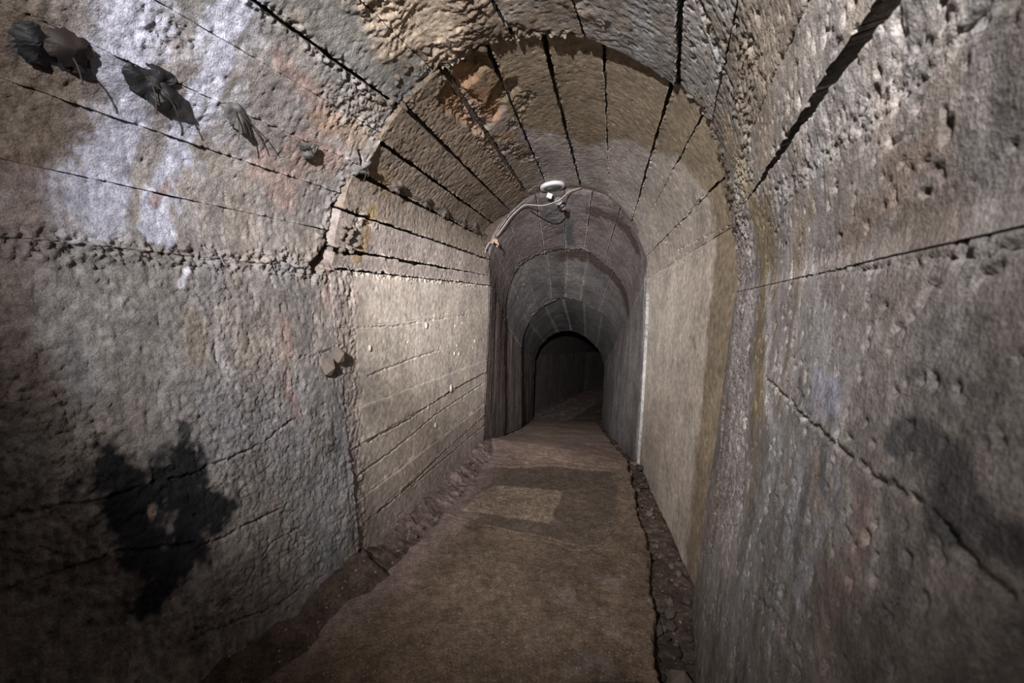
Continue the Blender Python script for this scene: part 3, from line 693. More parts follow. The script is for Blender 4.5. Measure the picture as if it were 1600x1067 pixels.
def make_panel(parent, sec, q0, q1, svals, step, base, rough=1.0, mat=None, gap=((.003, .003), (.003, .003)), jag=.0012,
               lift=0.0, fin=0.0, arris=.002, special=None, skirt=.055, name='panel', label=None):
    """one board-cast panel between profile parameters q0 and q1 (each may be (start, end)); gap = joint half widths at
    its two sides, each (start, end); its edge rows turn outwards so that it has real thickness"""
    qa = q0 if isinstance(q0, tuple) else (q0, q0)
    qb = q1 if isinstance(q1, tuple) else (q1, q1)
    s = np.asarray(svals, float)
    mid = surf(sec, np.full(9, s[-1] * .5 + s[0] * .5), np.linspace(qa[1], qb[1], 9))
    width = np.linalg.norm(np.diff(mid, axis=0), axis=1).sum()
    nq = max(4, int(width / step) + 1)
    t = np.linspace(0, 1, nq)
    sa = (s - s[0]) / (s[-1] - s[0])
    A, B = SECT[sec]
    ea = surf(sec, s, np.full(len(s), .5 * (qa[0] + qa[1]))); eb = surf(sec, s, np.full(len(s), .5 * (qb[0] + qb[1])))

    def edge(E, g, sd):
        e = g[0] * (1 - s) + g[1] * s
        n = fbm(E * 40, 3, sd) * jag * 1.6 + np.maximum(0, fbm(E * 14, 2, sd + 3)) * jag * 2.2
        return np.clip(e + n, .0002, None)
    da = edge(ea, gap[0], 301) / width; db = edge(eb, gap[1], 331) / width
    T = da[:, None] + (1 - da - db)[:, None] * t[None]
    Q0 = qa[0] + (qa[1] - qa[0]) * s[:, None]; Q1 = qb[0] + (qb[1] - qb[0]) * s[:, None]
    Q = Q0 + (Q1 - Q0) * T
    S = np.broadcast_to(s[:, None], Q.shape)
    if sec in (3, 4, 5):      # ragged end of each cast ring
        P = surf(sec, S, Q)
        S = S + .035 * fbm(P * np.array([9, 9, 9.0]), 3, 291) * S ** 5
    P = surf(sec, S, Q)
    N = normals(sec, S, Q, P)
    h = relief(P, sec, rough) + lift
    if fin:      # mortar fin squeezed out along the joint
        dd = (T - da[:, None]) * width if fin > 0 else (1 - T - db[:, None]) * width
        h = h + abs(fin) * 2.3 * np.exp(-((dd - .002) / .0055) ** 2) * np.clip(.35 + .8 * fbm(P * 45, 3, 341, .7) + .5 * vn(P * 9, 343), -.1, 1.4)
    # rounded arris
    de = np.minimum((T - da[:, None]), (1 - T - db[:, None])) * width
    h = h - arris * np.exp(-de / .0022) * (.6 + .8 * np.abs(vn(P * 50, 351)))
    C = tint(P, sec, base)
    if special is not None:
        h, C = special(P, S, Q, h, C)
    V = P + N * h[..., None]
    Vp = np.pad(V, ((2, 2), (2, 2), (0, 0)), mode='edge'); Np = np.pad(N, ((2, 2), (2, 2), (0, 0)), mode='edge')
    Cp = np.pad(C, ((2, 2), (2, 2), (0, 0)), mode='edge')
    k = np.zeros(Vp.shape[:2]); k[0] = k[-1] = 1; k[:, 0] = k[:, -1] = 1
    Vp = Vp - Np * (k * skirt)[..., None]
    o = grid_mesh(name, Vp, Cp, mat or M_CONC, parent)
    if label: o['label'] = label
    return o


def make_core(name, qlo, qhi, label):
    """the rough concrete behind the panels, seen in the open joints"""
    rows = []
    for sec in sorted(SECT):
        n = len(SECT[sec][0]) - 1
        qs = np.linspace(*[(v if v >= 0 else n + v) for v in (qlo, qhi)], 60)
        for s in np.linspace(0, 1, {1: 60, 2: 50, 3: 24, 4: 20, 5: 24, 6: 24, 7: 20}[sec]):
            S = np.full(qs.shape, s)
            P = surf(sec, S, qs); N = normals(sec, S, qs, P)
            w = .037 + .006 * fbm(P * 16, 3, 401)
            rows.append(P - N * w[:, None])
    V = np.array(rows)
    o = grid_mesh(name, V, None, M_CORE)
    custom(o, label, kind='structure')
    return o


wall_left = make_core('wall_left', 0, 1.06, 'rough cast concrete tunnel wall with white lime streaks and a black soot patch')
wall_right = make_core('wall_right', -1.06, -0.0001, 'pitted grey concrete tunnel wall beside the stony gutter')
ceiling = make_core('ceiling', .94, -.94, 'board-cast concrete tunnel vault with radiating panel seams')

s_near = np.r_[np.linspace(0, .58, 26), np.arange(.59, 1.0, .00118), 1.0]
s_right = np.r_[np.linspace(0, .54, 26), np.arange(.545, .80, .00095), np.arange(.80, 1.0, .0013), 1.0]
s_two = np.r_[np.arange(-.012, 1, .0030), 1.0]

GREY1 = (.270, .243, .228)
# near section
make_panel(wall_left, 1, 0, 1.03, s_near, .0045, (.262, .243, .236), 1.5, gap=((0, 0), (0, 0)), jag=.0003, arris=.0004,
           label='near wall panel with lime dribbles and a black soot patch')

vault1 = [(1.03, 1.95, GREY1, 1.1, .004), (1.95, 2.95, GREY1, 1.0, .004), (2.95, 3.82, (.265, .24, .23), 1.0, .005), (3.82, 4.9, (.26, .235, .225), 1.1, .004),
          (4.9, 5.75, (.25, .235, .225), 1.0, .003), (5.75, 6.9, (.25, .235, .22), .9, 0), (6.9, 8.22, (.25, .20, .155), .9, 0), (8.22, 9.0, (.24, .2, .165), .8, 0),
          (9.0, 10.05, (.28, .255, .235), .8, -.004), (10.05, 10.95, (.33, .31, .29), .62, 0), (10.95, 12.1, (.26, .225, .19), 1.1, 0),
          (12.1, 13.0, (.29, .26, .235), .6, 0), (13.0, 14.1, (.29, .265, .245), .75, 0), (14.1, 15.03, (.24, .212, .192), .5, 0)]
gaps1 = {1.03: (-.001, -.001), 1.95: (-.0012, -.0012), 2.95: (-.0010, -.0010), 3.82: (-.0008, -.0006), 4.9: (-.001, -.0008), 5.75: (.0005, .004), 6.9: (.001, .001), 8.22: (.004, .005),
         9.0: (.002, .003), 10.05: (.004, .006), 10.95: (.0006, .0006), 12.1: (.0004, .0001), 13.0: (.050, -.0008), 14.1: (-.003, -.003), 15.03: (-.001, -.001)}
for a, b, col, rg, fin in vault1:
    left = a < 9
    make_panel(ceiling, 1, a, b, s_near if left else s_right, .0042 if left else .0036, col, rg, gap=(gaps1[a], gaps1[b]), jag=.0016 if left else (.0010 if a < 12 else .0020 if a < 14 else .0003), arris=.0008 if left else .0012,
               lift=.002 * math.sin(a * 5), fin=fin)

make_panel(wall_right, 1, 15.03, 16, s_right, .0038, (.25, .225, .208), .45, gap=((-.001, -.001), (0, 0)), jag=.0002, arris=.0006,
           label='near wall panel with vertical lime streaks and a dark diagonal stain')

# second section -------------------------------------------------
CREAM = (.435, .385, .335)
OLIVE = np.array((.225, .172, .105))
CUT = [(1.0, .0), (2.0, .05), (3.5, .0), (4.0, .0), (6.0, .0), (7.5, .0), (8.0, .40), (8.9, .50), (9.5, .58), (10.4, .40), (11, .34), (12, .22), (13, .17), (14, .16), (15, .15)]


def band(P, S, Q, h, C):
    """brown soaked band along the start of the section"""
    cut = np.interp(Q, [c[0] for c in CUT], [c[1] for c in CUT])
    w = (1 - sst(-.02, .02, S - cut + .012 * fbm(P * 20, 2, 501))) * (cut > .06) * .8
    C[..., :3] = C[..., :3] * (1 - w[..., None]) + OLIVE * w[..., None] * (1 + .15 * fbm(P * 60, 2, 503))[..., None]
    if .99 < Q.min() < 1.1:      # ragged broken teeth along the lower edge of the vault
        d = (Q - 1) * .075
        n = .5 + .5 * vn(P * np.array([50, 50, 12.]), 521) + .45 * vn(P * 130, 523)
        cav = sst(-.003, .003, .002 + .030 * np.clip(n - .45, 0, 1) - d)
        h = h - .036 * cav + .006 * (1 - cav) * sst(.02, .0, d)
    if P[..., 0].mean() < .1 and Q.max() <= 1.01:      # mortar of the near wall smeared over the first hand's breadth
        e = (1 - sst(.015, .075, S + .03 * fbm(P * 22, 3, 507))) * .85
        C[..., :3] = C[..., :3] * (1 - e[..., None]) + np.array((.29, .25, .24)) * (e * (1 + .2 * fbm(P * 50, 3, 509)))[..., None]
        h = h + e * .007 * fbm(P * 60, 3, 511, .7) + e * .004
    # end of the section darkens in a narrow brown ring
    e = sst(.955, .975, S + .01 * fbm(P * 30, 2, 505)) * (Q < 12) * (Q > 2) * .45
    C[..., :3] = C[..., :3] * (1 - e[..., None]) + np.array((.17, .13, .10)) * e[..., None]
    return h, C


lifts2 = [0, (.16, .185), (.25, .255), (.43, .46), (.555, .54), (.82, .84), 1.0]
for i in range(6):
    make_panel(wall_left, 2, lifts2[i], lifts2[i + 1], s_two, .0046, CREAM if i > 1 else (.37, .32, .285), .58, mat=M_SMOOTH,
               gap=((.0004, .0004), (.0004, .0004)), jag=(.0012, .0014, .0014, .0008, .0005, .0006)[i], arris=(.004, .004, .004, .003, .0012, .001)[i],
               fin=(.002, .003, .003, .002, .001, .001)[i], lift=[.000, .005, -.003, .004, 0, .001][i], special=band,
               label='pale cream board-cast strip of the second section')
vault2 = [(1, 2, (.33, .285, .26), .7, .004), (2, 3, (.335, .29, .265), .7, .006), (3, 4, (.26, .215, .18), .8, .004), (4, 5, (.235, .19, .15), .8, .006),
          (5, 6, (.195, .155, .12), .9, .005), (6, 7.1, (.21, .165, .125), 1.2, 0), (7.1, 8, (.235, .20, .17), .8, 0), (8, 9, (.35, .315, .295), .8, .006),
          (9, 10, (.385, .35, .325), .7, .004), (10, 11, (.43, .39, .36), .7, .004), (11, 12, (.46, .415, .375), .6, .005), (12, 13, (.48, .43, .38), .6, .004),
          (13, 14, (.50, .445, .39), .6, 0)]
gaps2 = {1: (.006, .004), 2: (.007, .002), 3: (.004, .003), 4: (.008, .002), 5: (.007, .0025), 6: (.008, .004), 7: (.004, .003), 7.1: (.010, .008), 8: (.007, .003), 9: (.009, .004), 10: (.006, .002),
         11: (.006, .002), 12: (.004, .0004), 13: (.0025, .0006), 14: (.0012, .0004)}
for i, (a, b, col, rg, fin) in enumerate(vault2):
    make_panel(ceiling, 2, a, b, s_two, .0046, col, rg, gap=(gaps2[a], gaps2[b]), jag=.0065 if a == 1 else .0022, lift=(.006, -.003, .004, -.004, .005, .001, -.004, .004, -.004, .003, -.002, .002, 0)[i],
               fin=fin, special=band, label='broken panel with bare orange rock' if a == 6 else None)
make_panel(wall_right, 2, 14, 15, s_two, .0050, (.53, .468, .405), .35, mat=M_SMOOTH, gap=((.0004, .0004), (0, 0)), jag=.0006, special=band,
           label='smooth pale panel of the second section')


# deeper sections -------------------------------------------------
def lengthwise(n, k=0.0):
    return np.linspace(0, 1, n)


PURP = (.198, .168, .163)
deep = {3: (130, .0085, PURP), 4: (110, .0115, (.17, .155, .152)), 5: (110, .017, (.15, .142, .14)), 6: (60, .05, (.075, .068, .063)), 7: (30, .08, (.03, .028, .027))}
rnd = random.Random(4)


def planks(P, S, Q, h, C):
    """upright board marks cast into the wall"""
    f = fbm(P * np.array([9, 9, 1.2]), 4, 601)
    C[..., :3] *= (1 + .28 * f)[..., None]
    return h + .004 * f, C


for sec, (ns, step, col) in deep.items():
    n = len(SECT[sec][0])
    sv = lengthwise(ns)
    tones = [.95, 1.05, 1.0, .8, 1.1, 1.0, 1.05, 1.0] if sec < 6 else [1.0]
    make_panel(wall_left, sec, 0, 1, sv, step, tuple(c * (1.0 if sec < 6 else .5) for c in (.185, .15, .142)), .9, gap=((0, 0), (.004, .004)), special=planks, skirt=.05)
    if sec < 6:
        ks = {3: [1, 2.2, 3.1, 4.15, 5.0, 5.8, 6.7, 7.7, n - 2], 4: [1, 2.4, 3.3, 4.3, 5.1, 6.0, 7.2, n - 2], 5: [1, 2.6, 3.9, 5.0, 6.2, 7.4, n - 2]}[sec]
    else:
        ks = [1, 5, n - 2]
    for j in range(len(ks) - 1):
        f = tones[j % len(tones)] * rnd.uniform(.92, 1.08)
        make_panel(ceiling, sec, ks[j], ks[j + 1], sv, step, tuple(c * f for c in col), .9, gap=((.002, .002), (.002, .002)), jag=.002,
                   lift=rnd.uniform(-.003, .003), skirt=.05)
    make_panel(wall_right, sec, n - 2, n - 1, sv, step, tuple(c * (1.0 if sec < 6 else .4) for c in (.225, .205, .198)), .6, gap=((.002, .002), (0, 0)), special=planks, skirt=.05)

# ---------------------------------------------------------------- floor
rows, cols = [], []
for sec in sorted(SECT):
    A, B = SECT[sec]
    for s in np.linspace(0, 1, {1: 200, 2: 230, 3: 70, 4: 60, 5: 70, 6: 50, 7: 30}[sec]):
        fl_, fr_ = A[0] * (1 - s) + B[0] * s, A[-1] * (1 - s) + B[-1] * s
        w = np.linspace(-.08, 1.08, 220)
        P = fl_ + (fr_ - fl_) * w[:, None]
        P[:, 2] -= .02
        rows.append(P)
V = np.array(rows)
d1, d2, rv = cell(V * 38, 701)
hh = .018 * fbm(V * 9, 3, 703) + .010 * (1 - np.minimum(1, d1 * 1.3) ** 2) * rv + .004 * fbm(V * 60, 2, 707)
V[..., 2] += hh
ww = np.linspace(-.08, 1.08, 220)[None]
bank = np.interp(V[..., 1], [-2, 1.5, 1.9, 2.6, 3.2, 4], [.115, .115, .085, .05, .03, .0])
V[..., 2] += bank * (1 + .35 * fbm(V * 14, 3, 711)) * (1 - sst(-.02, .115, ww + .02 * fbm(V * 12, 2, 713)))
C = np.empty(V.shape[:2] + (4,)); C[..., 3] = .95
lt = (sst(1.5, 2.2, V[..., 1]) * (np.arange(220)[None] < 110))[..., None]
C[..., :3] = (np.array((.095, .070, .056)) * (1 - lt) + np.array((.19, .145, .13)) * lt) * (1 + .35 * fbm(V * 20, 3, 709))[..., None] * (.8 + .5 * rv)[..., None]
floor = grid_mesh('floor', V, C, M_DIRT)
custom(floor, 'dark stony dirt bed of the tunnel floor under the concrete slab', kind='structure')

left_edge = np.array([(-2.0, -1.6, .045), (-1.35, 0.0, .045)] + [(x, y, .04) for x, y in SLAB_LEFT], float)
right_edge = np.array([(-.72, -1.9, .045), (.0, .0, .045)] + [(x, y, .04) for x, y in SLAB_RIGHT], float)
# carry both edges on to the crest of the slope
for sec, ss in ((3, (.0, .5, 1)), (4, (.5, 1)), (5, (.5, 1))):
    A, B = SECT[sec]
    for s in ss:
        fl_, fr_ = A[0] * (1 - s) + B[0] * s, A[-1] * (1 - s) + B[-1] * s
        left_edge = np.vstack([left_edge, fl_ + (fr_ - fl_) * .07 + [0, 0, .035]])
        right_edge = np.vstack([right_edge, fl_ + (fr_ - fl_) * .93 + [0, 0, .035]])


def in_poly(X, Y, poly):
    """signed-ish inside distance of a plan polygon (positive inside)"""
    poly = np.array(poly); n = len(poly); ins = np.zeros(X.shape, bool); best = np.full(X.shape, 9.)
    for i in range(n):
        (x1, y1), (x2, y2) = poly[i], poly[(i + 1) % n]
        c = ((y1 > Y) != (y2 > Y)) & (X < (x2 - x1) * (Y - y1) / (y2 - y1 + 1e-12) + x1)
        ins ^= c
        dx, dy = x2 - x1, y2 - y1
        t = np.clip(((X - x1) * dx + (Y - y1) * dy) / (dx * dx + dy * dy), 0, 1)
        best = np.minimum(best, np.hypot(X - x1 - t * dx, Y - y1 - t * dy))
    return np.where(ins, best, -best)


def slab(name, i0, i1, n_s, n_w, base, label):
    u = np.linspace(i0, i1, n_s)
    L = np.stack([np.interp(u, np.arange(len(left_edge)), left_edge[:, k]) for k in range(3)], -1)
    R = np.stack([np.interp(u, np.arange(len(right_edge)), right_edge[:, k]) for k in range(3)], -1)
    d = R - L; d /= np.linalg.norm(d, axis=1, keepdims=True)
    L = L + d * (.022 * fbm(L * 9, 3, 801) + .010 * fbm(L * 40, 2, 803))[:, None]
    R = R + d * (.020 * fbm(R * 9, 3, 805) + .010 * fbm(R * 40, 2, 807))[:, None]
    w = np.linspace(0, 1, n_w)
    P = L[:, None] * (1 - w)[None, :, None] + R[:, None] * w[None, :, None]
    X, Y = P[..., 0] + .012 * fbm(P * 12, 2, 811), P[..., 1] + .012 * fbm(P * 12, 2, 813)
    h = .007 * fbm(P * 3.5, 2, 821) + .0022 * fbm(P * 24, 3, 823) + .0012 * fbm(P * 90, 2, 825)
    C = np.empty(P.shape[:2] + (4,)); C[..., 3] = .9
    tone = 1 + .26 * fbm(P * 4, 3, 831) + .2 * fbm(P * 22, 4, 833, .7)
    C[..., :3] = np.array(base) * tone[..., None]
    wet = sst(-.006, .012, in_poly(X, Y, WET)); bare = sst(-.004, .012, in_poly(X, Y, BARE))
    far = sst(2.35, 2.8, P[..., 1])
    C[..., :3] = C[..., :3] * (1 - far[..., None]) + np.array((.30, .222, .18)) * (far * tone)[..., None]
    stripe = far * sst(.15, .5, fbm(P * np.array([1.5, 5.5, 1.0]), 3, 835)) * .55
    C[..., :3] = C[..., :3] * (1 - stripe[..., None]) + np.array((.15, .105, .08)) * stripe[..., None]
    C[..., :3] = C[..., :3] * (1 - .85 * wet[..., None]) + np.array((.115, .090, .074)) * (.85 * wet * (1 + .1 * fbm(P * 8, 2, 837)))[..., None]
    C[..., 3] = C[..., 3] * (1 - wet) + .6 * wet
    gr = 1 + .35 * fbm(P * 85, 2, 839)
    C[..., :3] = C[..., :3] * (1 - bare[..., None]) + np.array((.225, .175, .128)) * (bare * gr)[..., None]
    C[..., 3] = C[..., 3] * (1 - bare) + .9 * bare
    ip = in_poly(X, Y, WET)
    h = h - .006 * wet * (1 - bare) + .0035 * np.exp(-((ip + .006) / .006) ** 2) - .003 * np.exp(-((ip + .055 + .02 * fbm(P * 5, 2, 847)) / .005) ** 2) + .003 * bare * fbm(P * 70, 2, 841)
    # pale dust along the left edge
    dust = (1 - sst(.05, .20, w[None] + .05 * fbm(P * 12, 3, 843))) * .65
    C[..., :3] = C[..., :3] * (1 - dust[..., None]) + np.array((.27, .205, .19)) * dust[..., None]
    # pale worn aggregate at the near right
    wear = sst(.1, .7, fbm(P * 11, 3, 845)) * sst(.55, .75, w[None] + 0 * P[..., 0]) * (P[..., 1] < 1.5) * .5
    C[..., :3] = C[..., :3] * (1 - wear[..., None]) + np.array((.26, .22, .2)) * wear[..., None]
    P[..., 2] += h
    P[:, [0, -1], 2] -= .005
    Vp = np.pad(P, ((1, 1), (1, 1), (0, 0)), mode='edge'); Cp = np.pad(C, ((1, 1), (1, 1), (0, 0)), mode='edge')
    k = np.zeros(Vp.shape[:2]); k[0] = k[-1] = 1; k[:, 0] = k[:, -1] = 1
    Vp[..., 2] -= k * .09
    o = grid_mesh(name, Vp, Cp, M_FLOOR, floor)
    o['label'] = label
    return o


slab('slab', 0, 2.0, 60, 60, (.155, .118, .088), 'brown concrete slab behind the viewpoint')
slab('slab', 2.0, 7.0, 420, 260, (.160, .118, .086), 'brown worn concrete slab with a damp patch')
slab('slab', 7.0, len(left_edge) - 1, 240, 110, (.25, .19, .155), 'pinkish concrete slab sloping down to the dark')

# ---------------------------------------------------------------- loose stones
rs = random.Random(11)


def rock_mesh(seed):
    r = random.Random(seed)
    t = (1 + 5 ** .5) / 2
    V = [(-1, t, 0), (1, t, 0), (-1, -t, 0), (1, -t, 0), (0, -1, t), (0, 1, t), (0, -1, -t), (0, 1, -t), (t, 0, -1), (t, 0, 1), (-t, 0, -1), (-t, 0, 1)]
    F = [(0, 11, 5), (0, 5, 1), (0, 1, 7), (0, 7, 10), (0, 10, 11), (1, 5, 9), (5, 11, 4), (11, 10, 2), (10, 7, 6), (7, 1, 8), (3, 9, 4), (3, 4, 2), (3, 2, 6), (3, 6, 8), (3, 8, 9),
         (4, 9, 5), (2, 4, 11), (6, 2, 10), (8, 6, 7), (9, 8, 1)]
    sc = (r.uniform(.7, 1.15), r.uniform(.6, 1.0), r.uniform(.45, .8))
    W = []
    for v in V:
        k = r.uniform(.78, 1.12) / 1.9
        W.append([v[i] * sc[i] * k for i in range(3)])
    me = bpy.data.meshes.new('stone'); me.from_pydata(W, [], F); me.update()
    me.materials.append(M_STONE[seed % 3])
    return me


ROCKS = [rock_mesh(i) for i in range(9)]


def stone(parent, P, size, label=None, idx=None):
    o = bpy.data.objects.new('stone', ROCKS[rs.randrange(9) if idx is None else idx])
    COL.objects.link(o)
    o.location = [float(v) for v in P]; o.scale = (size, size * rs.uniform(.8, 1.1), size * rs.uniform(.8, 1.1))
    o.rotation_euler = (rs.uniform(-.5, .5), rs.uniform(-.5, .5), rs.uniform(0, 6.28))
    o.parent = parent
    if label: o['label'] = label
    return o


def gutter(count, side):
    for i in range(count):
        y = 1.0 + 1.9 * rs.random() ** 1.5
        if side == 'right':
            xs = np.interp(y, right_edge[:, 1], right_edge[:, 0])
            foot = np.interp(y, [R1A[-1][1], R1B[-1][1], R2B[-1][1]], [R1A[-1][0], R1B[-1][0], R2B[-1][0]])
            x = rs.uniform(xs + .01, foot - .005); z = -.052 + rs.uniform(0, .010)
        else:
            xs = np.interp(y, left_edge[:, 1], left_edge[:, 0])
            foot = np.interp(y, [R1A[0][1], R1B[0][1], R2B[0][1]], [R1A[0][0], R1B[0][0], R2B[0][0]])
            x = rs.uniform(foot + .005, xs - .005); z = .02 + rs.uniform(0, .01)
        sz = rs.choice([.008, .010, .012, .014, .018, .026]) * rs.uniform(.8, 1.2)
        stone(floor, (x, y, z), sz)


gutter(120, 'right')
gutter(45, 'left')
stone(floor, (.50, 1.09, -.025), .055, 'flat grey stone in the near gutter', 1)

# broken aggregate left standing along the mouth of the near section
for q, n_ in ((np.linspace(10.3, 13.4, 38), 38), (np.linspace(5.6, 8.2, 24), 24)):
    for qq in q:
        s = rs.uniform(.965, 1.0)
        P = surf(1, s, qq); N = normals(1, np.array([s]), np.array([qq]), P[None])[0]
        stone(ceiling, P + N * rs.uniform(-.010, .0), rs.uniform(.012, .026), idx=rs.choice([0, 1, 3, 4]))
for k in range(22):
    q = rs.uniform(1.9, 2.7); s = rs.uniform(-.0, .06)
    P = surf(2, s, q); N = normals(2, np.array([s]), np.array([q]), P[None])[0]
    stone(ceiling, P + N * .002, rs.uniform(.010, .018), idx=1)
for i, p in enumerate(LODGED):
    o = stone(wall_left, np.array(p) + (.008, -.004, 0), (.050, .056)[i], ('brown stone lodged in the wall, upper', 'brown stone lodged in the wall, lower')[i], 4)
    o.rotation_euler = (.2, 1.2 + i * .5, .4)

# mortar lumps on the pale left strips
for i, p in enumerate(LUMPS):
    r = (.011, .009, .008, .006, .007, .008, .007, .008, .006, .007, .017, .010)[i]
    V, F = [], []
    nA, nB = 8, 10
    for a in range(nA + 1):
        th = math.pi * a / nA
        for b in range(nB):
            ph = 2 * math.pi * b / nB
            k = 1 + .18 * math.sin(3 * ph + i) * math.sin(2 * th + i)
            V.append((p[0] + r * .75 * k * math.sin(th) * math.cos(ph) + .002, p[1] + r * .8 * k * math.sin(th) * math.sin(ph), p[2] + r * 1.5 * k * math.cos(th)))
    for a in range(nA):
        for b in range(nB):
            F.append((a * nB + b, a * nB + (b + 1) % nB, (a + 1) * nB + (b + 1) % nB, (a + 1) * nB + b))
    poly_mesh('mortar_lump', V, F, M_LUMP, wall_left, True)


# ---------------------------------------------------------------- torn tin hangers along the vault seam
def wall_frame(P):
    """inward normal, along-tunnel tangent and up-the-wall direction near the left haunch"""
    P = np.array(P, float)
    n = np.array([math.cos(math.radians(22)), -math.sin(math.radians(22)), -.45]); n /= np.linalg.norm(n)
    t = S22.copy()
    b = np.cross(n, t); b /= np.linalg.norm(b)
    if b[2] < 0: b = -b
    return P, n, t, b


def sheet(name, P, n, t, b, w, hgt, seed, mat, parent, ang=0.0, tilt=.3, crumple=.16, ragged=.22):
    """a torn, crumpled sheet with thickness: polar grid with a ragged outline"""
    r = random.Random(seed)
    ca, sa = math.cos(ang), math.sin(ang)
    tx = t * ca + b * sa; bx = -t * sa + b * ca
    nR, nA = 7, 40
    rad = [1 + ragged * (math.sin(3 * 2 * math.pi * k / nA + seed) * .5 + math.sin(7 * 2 * math.pi * k / nA + 2 * seed) * .35) + r.uniform(-.5, .5) * ragged for k in range(nA)]
    th = .0012
    top, bot = [], []
    for side in (0, 1):
        for i in range(nR + 1):
            for k in range(nA):
                a = 2 * math.pi * k / nA
                rr = (i + .001) / nR * rad[k]
                x, y = rr * math.cos(a) * w / 2, rr * math.sin(a) * hgt / 2
                q = np.array([[x * 30 + seed, y * 30, seed * 1.7]])
                z = crumple * w * float(fbm(q, 2, seed)[0]) + tilt * x * .3 + .10 * w * (1 - rr * rr) + .002
                z += -abs(y) * .25
                V = P + tx * x + bx * y + n * (z + (th if side else -th))
                (bot if side else top).append(V)
    V = top + bot; off = len(top)
    F = []
    for i in range(nR):
        for k in range(nA):
            k2 = (k + 1) % nA
            F.append((i * nA + k, i * nA + k2, (i + 1) * nA + k2, (i + 1) * nA + k))
            F.append((off + i * nA + k, off + (i + 1) * nA + k, off + (i + 1) * nA + k2, off + i * nA + k2))
    for k in range(nA):
        k2 = (k + 1) % nA
        F.append((nR * nA + k, nR * nA + k2, off + nR * nA + k2, off + nR * nA + k))
    return poly_mesh(name, V, F, mat, parent, False)


HL = ['black torn tin hanger in the dim upper corner, before the white streaks',
      'dark domed tin hanger between the two white streaks',
      'grey fan-shaped tin hanger with two thin dangling wires',
      'grey-green curled tin strip just past the fan-shaped one',
      'folded grey tin blade at the mouth of the brown vault',
      'brown leaf-like tin hanger, first one inside the brown vault',
      'spiky crumpled tin hanger, second one inside the brown vault',
      'upright arrow-shaped tin hanger, third one inside the brown vault',
      'small ragged tin hanger, fourth one inside the brown vault',
      'small dark tin hanger, fifth one inside the brown vault',
      'smallest ragged tin hanger, next to the pale splintered plug']
#        w     h    mat ang tilt wires
HS = [(.105, .095, 0, .2, .2, 2), (.100, .080, 0, -.2, .3, 3), (.075, .060, 2, -.35, -.3, 3), (.045, .034, 2, .3, .2, 1), (.075, .030, 2, 1.0, .5, 2), (.075, .050, 3, .35, .2, 3),
      (.070, .055, 3, .7, .3, 4), (.060, .075, 3, -.5, .2, 4), (.060, .055, 3, .2, .3, 4), (.055, .055, 3, .8, .2, 4), (.04, .05, 3, .2, .2, 3)]
for i, p in enumerate(HANGER_SPOTS):
    P, n, t, b = wall_frame(p)
    w, hgt, mi, ang, tilt, nw = HS[i]
    e = bpy.data.objects.new('cable_hanger', None); COL.objects.link(e); e.location = p
    bpy.context.view_layer.update()
    custom(e, HL[i], 'hanger', 'torn tin hangers along the vault seam')

    def child(o):
        o.parent = e; o.matrix_parent_inverse = e.matrix_world.inverted(); return o
    r = random.Random(70 + i)
    child(sheet('plate', P + n * .004, n, t, b, w, hgt, 3 + i, M_TIN[mi], None, ang, tilt))
    if i == 0:
        child(sheet('plate', P + n * .014 + t * .018 + b * .006, n, t, b, .062, .075, 23, M_TIN[1], None, .1, -.2))['label'] = 'brown side plate'
    elif i == 1:
        child(sheet('plate', P + n * .012 + t * .035 - b * .012, n, t, b, 0.055, .045, 29, M_TIN[0], None, -.6, .6))
    elif i == 3:
        child(sheet('plate', P + n * .012 + t * .02 - b * .02, n, t, b, .05, .022, 31, M_TIN[2], None, .5, .3))
        child(tube('curl', [P + n * (.02) + t * (.012 + .02 * k / 8) + b * (.010 * math.sin(k * 1.1)) for k in range(9)], .004, M_TIN[2]))
    else:
        child(sheet('plate', P + n * .012 + t * .012 - b * hgt * .35, n, t, b, w * .6, hgt * .45, 41 + i, M_TIN[3 if mi == 3 else mi], None, ang - .8, .5))
    if 4 <= i < len(HANGER_SPOTS) - 1:      # the wire strung on towards the next hanger
        e2 = wall_frame(HANGER_SPOTS[i + 1])[0] - t * .035
        child(tube('strung_wire', [P + n * .012, P * .75 + e2 * .25 + n * .010 - b * .012, P * .35 + e2 * .65 + n * .008 - b * .008, e2 + n * .010], .0016, M_RUST))
    for k in range(nw):
        a0 = P + n * .012 + t * r.uniform(-.01, .02) + b * r.uniform(-.005, .01)
        d = t * r.uniform(-.010, .045) + b * r.uniform(-.05, .015) + n * r.uniform(.0, .02)
        if i in (1, 2): d = t * (.012 + .022 * k) - b * (.055 - .012 * k) + n * .012
        child(tube('wire', [a0, a0 + d * .5 + n * .008, a0 + d + np.array([0, 0, -.008])], .0014, M_RUST, None, 5, 4))

# ---------------------------------------------------------------- the lamp on the crown and its cables
L0 = np.array([.290, 2.93, 1.942])
ax = np.array([-.10, .04, 1.0]); ax /= np.linalg.norm(ax)
lx = np.cross(ax, [0, 1, 0]); lx /= np.linalg.norm(lx); ly = np.cross(ax, lx)
lamp = bpy.data.objects.new('ceiling_lamp', None); COL.objects.link(lamp); lamp.location = L0
custom(lamp, 'round white unlit ceiling lamp at the crown where the darker tunnel begins', 'lamp')
bpy.context.view_layer.update()


def child_of(o, e):
    o.parent = e; o.matrix_parent_inverse = e.matrix_world.inverted(); return o


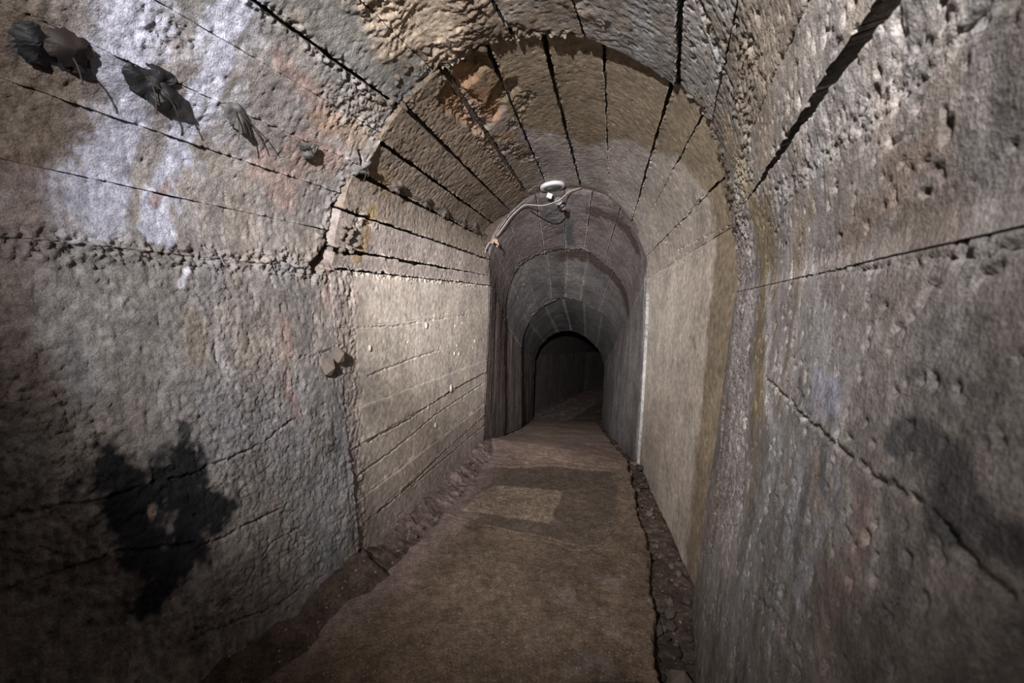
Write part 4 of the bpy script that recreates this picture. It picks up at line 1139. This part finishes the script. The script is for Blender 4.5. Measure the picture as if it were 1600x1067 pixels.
child_of(lathe('rim', [(.083, -.002), (.088, .0), (.088, .020), (.082, .024), (.079, .020), (.079, .0)], (L0, lx, ly, ax), M_WHITE, None), lamp)
child_of(lathe('diffuser', [(.001, -.010), (.04, -.008), (.079, .001), (.079, .006), (.001, .008)], (L0, lx, ly, ax), M_DIFF, None), lamp)
child_of(lathe('base_plate', [(.001, .018), (.060, .018), (.060, .045), (.001, .045)], (L0, lx, ly, ax), M_GREYP, None), lamp)


def boxy(name, c, hs, rz, ry, mat, parent=None):
    V = []
    for sx in (-1, 1):
        for sy in (-1, 1):
            for sz in (-1, 1):
                x, y, z = sx * hs[0], sy * hs[1], sz * hs[2]
                x, z = x * math.cos(ry) + z * math.sin(ry), -x * math.sin(ry) + z * math.cos(ry)
                x, y = x * math.cos(rz) - y * math.sin(rz), x * math.sin(rz) + y * math.cos(rz)
                V.append((c[0] + x, c[1] + y, c[2] + z))
    F = [(0, 1, 3, 2), (4, 6, 7, 5), (0, 4, 5, 1), (2, 3, 7, 6), (0, 2, 6, 4), (1, 5, 7, 3)]
    o = poly_mesh(name, V, F, mat, parent)
    m = o.modifiers.new('bevel', 'BEVEL'); m.width = .002; m.segments = 2
    return o


JB = np.array([.270, 2.96, 1.895])
jb = bpy.data.objects.new('junction_box', None); COL.objects.link(jb); jb.location = JB
custom(jb, 'small white square junction box hanging just under the round lamp', 'junction box')
bpy.context.view_layer.update()
child_of(boxy('cover', JB, (.019, .010, .017), .1, .35, M_WHITE), jb)
child_of(boxy('back_box', JB + (.0, .014, .002), (.016, .008, .014), .1, .35, M_GREYP), jb)
HB = np.array([.335, 2.98, 1.865])
hb = bpy.data.objects.new('lamp_holder', None); COL.objects.link(hb); hb.location = HB
custom(hb, 'grey round lamp holder beside the white junction box', 'lamp holder')
bpy.context.view_layer.update()
hz = np.array([.15, -.75, -.35]); hz /= np.linalg.norm(hz); hx = np.cross(hz, [0, 0, 1]); hx /= np.linalg.norm(hx); hy = np.cross(hz, hx)
child_of(lathe('cup', [(.001, -.02), (.022, -.02), (.026, -.005), (.028, .018), (.022, .020), (.019, .004), (.001, .002)], (HB, hx, hy, hz), M_GREYP, None, 18), hb)
child_of(lathe('contact', [(.001, .0), (.006, .0), (.006, .012), (.001, .012)], (HB, hx, hy, hz), M_WHITE, None, 10), hb)
HB2 = np.array([.375, 3.0, 1.825])
child_of(lathe('socket_cap', [(.001, -.012), (.018, -.012), (.020, .010), (.001, .012)], (HB2, hx, hy, hz), M_GREYP, None, 14), hb)


def at(x, y, depth):
    d = ray(x, y); return EYE + d * depth / d[1]


pale = tube('pale_cable', [at(908, 293, 2.93), at(890, 299, 2.92), at(876, 311, 2.93), at(863, 317, 2.95), at(846, 321, 2.97), at(822, 320, 3.0), at(810, 327, 3.01), at(797, 340, 3.03), at(787, 354, 3.05), at(776, 369, 3.07)], .0032, M_CABLE)
custom(pale, 'pale cable arching from the lamp down to the splintered plug', 'cable')
dark = tube('dark_cable', [at(824, 322, 2.98), at(838, 327, 2.96), at(850, 331, 2.94), at(862, 331, 2.93), at(872, 327, 2.94), at(885, 319, 2.97)], .0042, M_BLACK)
custom(dark, 'sagging black cable under the lamp, below the pale cable', 'cable')
tw = tube('twin_cable', [at(817, 313, 2.98), at(800, 328, 2.99), at(788, 343, 3.01), at(779, 357, 3.03), at(772, 370, 3.05)], .0032, M_BLACK)
custom(tw, 'black cable hugging the vault edge beside the pale cable', 'cable')
# thin offcut hanging under the plug
lo = tube('loose_cable', [at(765, 378, 3.05), at(761, 385, 3.04), at(758, 393, 3.03), at(757, 402, 3.03)], .0035, M_CABLE)
custom(lo, 'short grey cable end dangling left of the splintered plug', 'cable')
PG = at(774, 378, 3.04)
pg = bpy.data.objects.new('wall_plug', None); COL.objects.link(pg); pg.location = PG
custom(pg, 'splintered pale wood plug where the cables reach the vault edge', 'plug')
bpy.context.view_layer.update()
for k, (dx, dz, a, l, wd) in enumerate([(-.012, .014, .5, .030, .010), (.006, .010, -.2, .034, .012), (.018, -.012, -.35, .040, .007), (-.020, 0, 1.0, .022, .008), (.004, -.004, .2, .022, .014), (.012, -.034, -.3, .022, .005)]):
    c = PG + np.array([dx, -.004 * k, dz])
    ux = np.array([math.sin(a), .15, math.cos(a)]); uy = np.array([math.cos(a), .1, -math.sin(a)]); uz = np.array([0, 1, 0])
    V = [c + ux * l / 2, c - ux * l / 2 + uy * wd * .3, c + uy * wd, c - uy * wd * .8, c + uz * wd - uy * .002, c - uz * wd + ux * .003]
    F = [(0, 2, 4), (0, 4, 3), (0, 3, 5), (0, 5, 2), (1, 4, 2), (1, 3, 4), (1, 5, 3), (1, 2, 5)]
    child_of(poly_mesh('splinter', V, F, M_PLUG), pg)
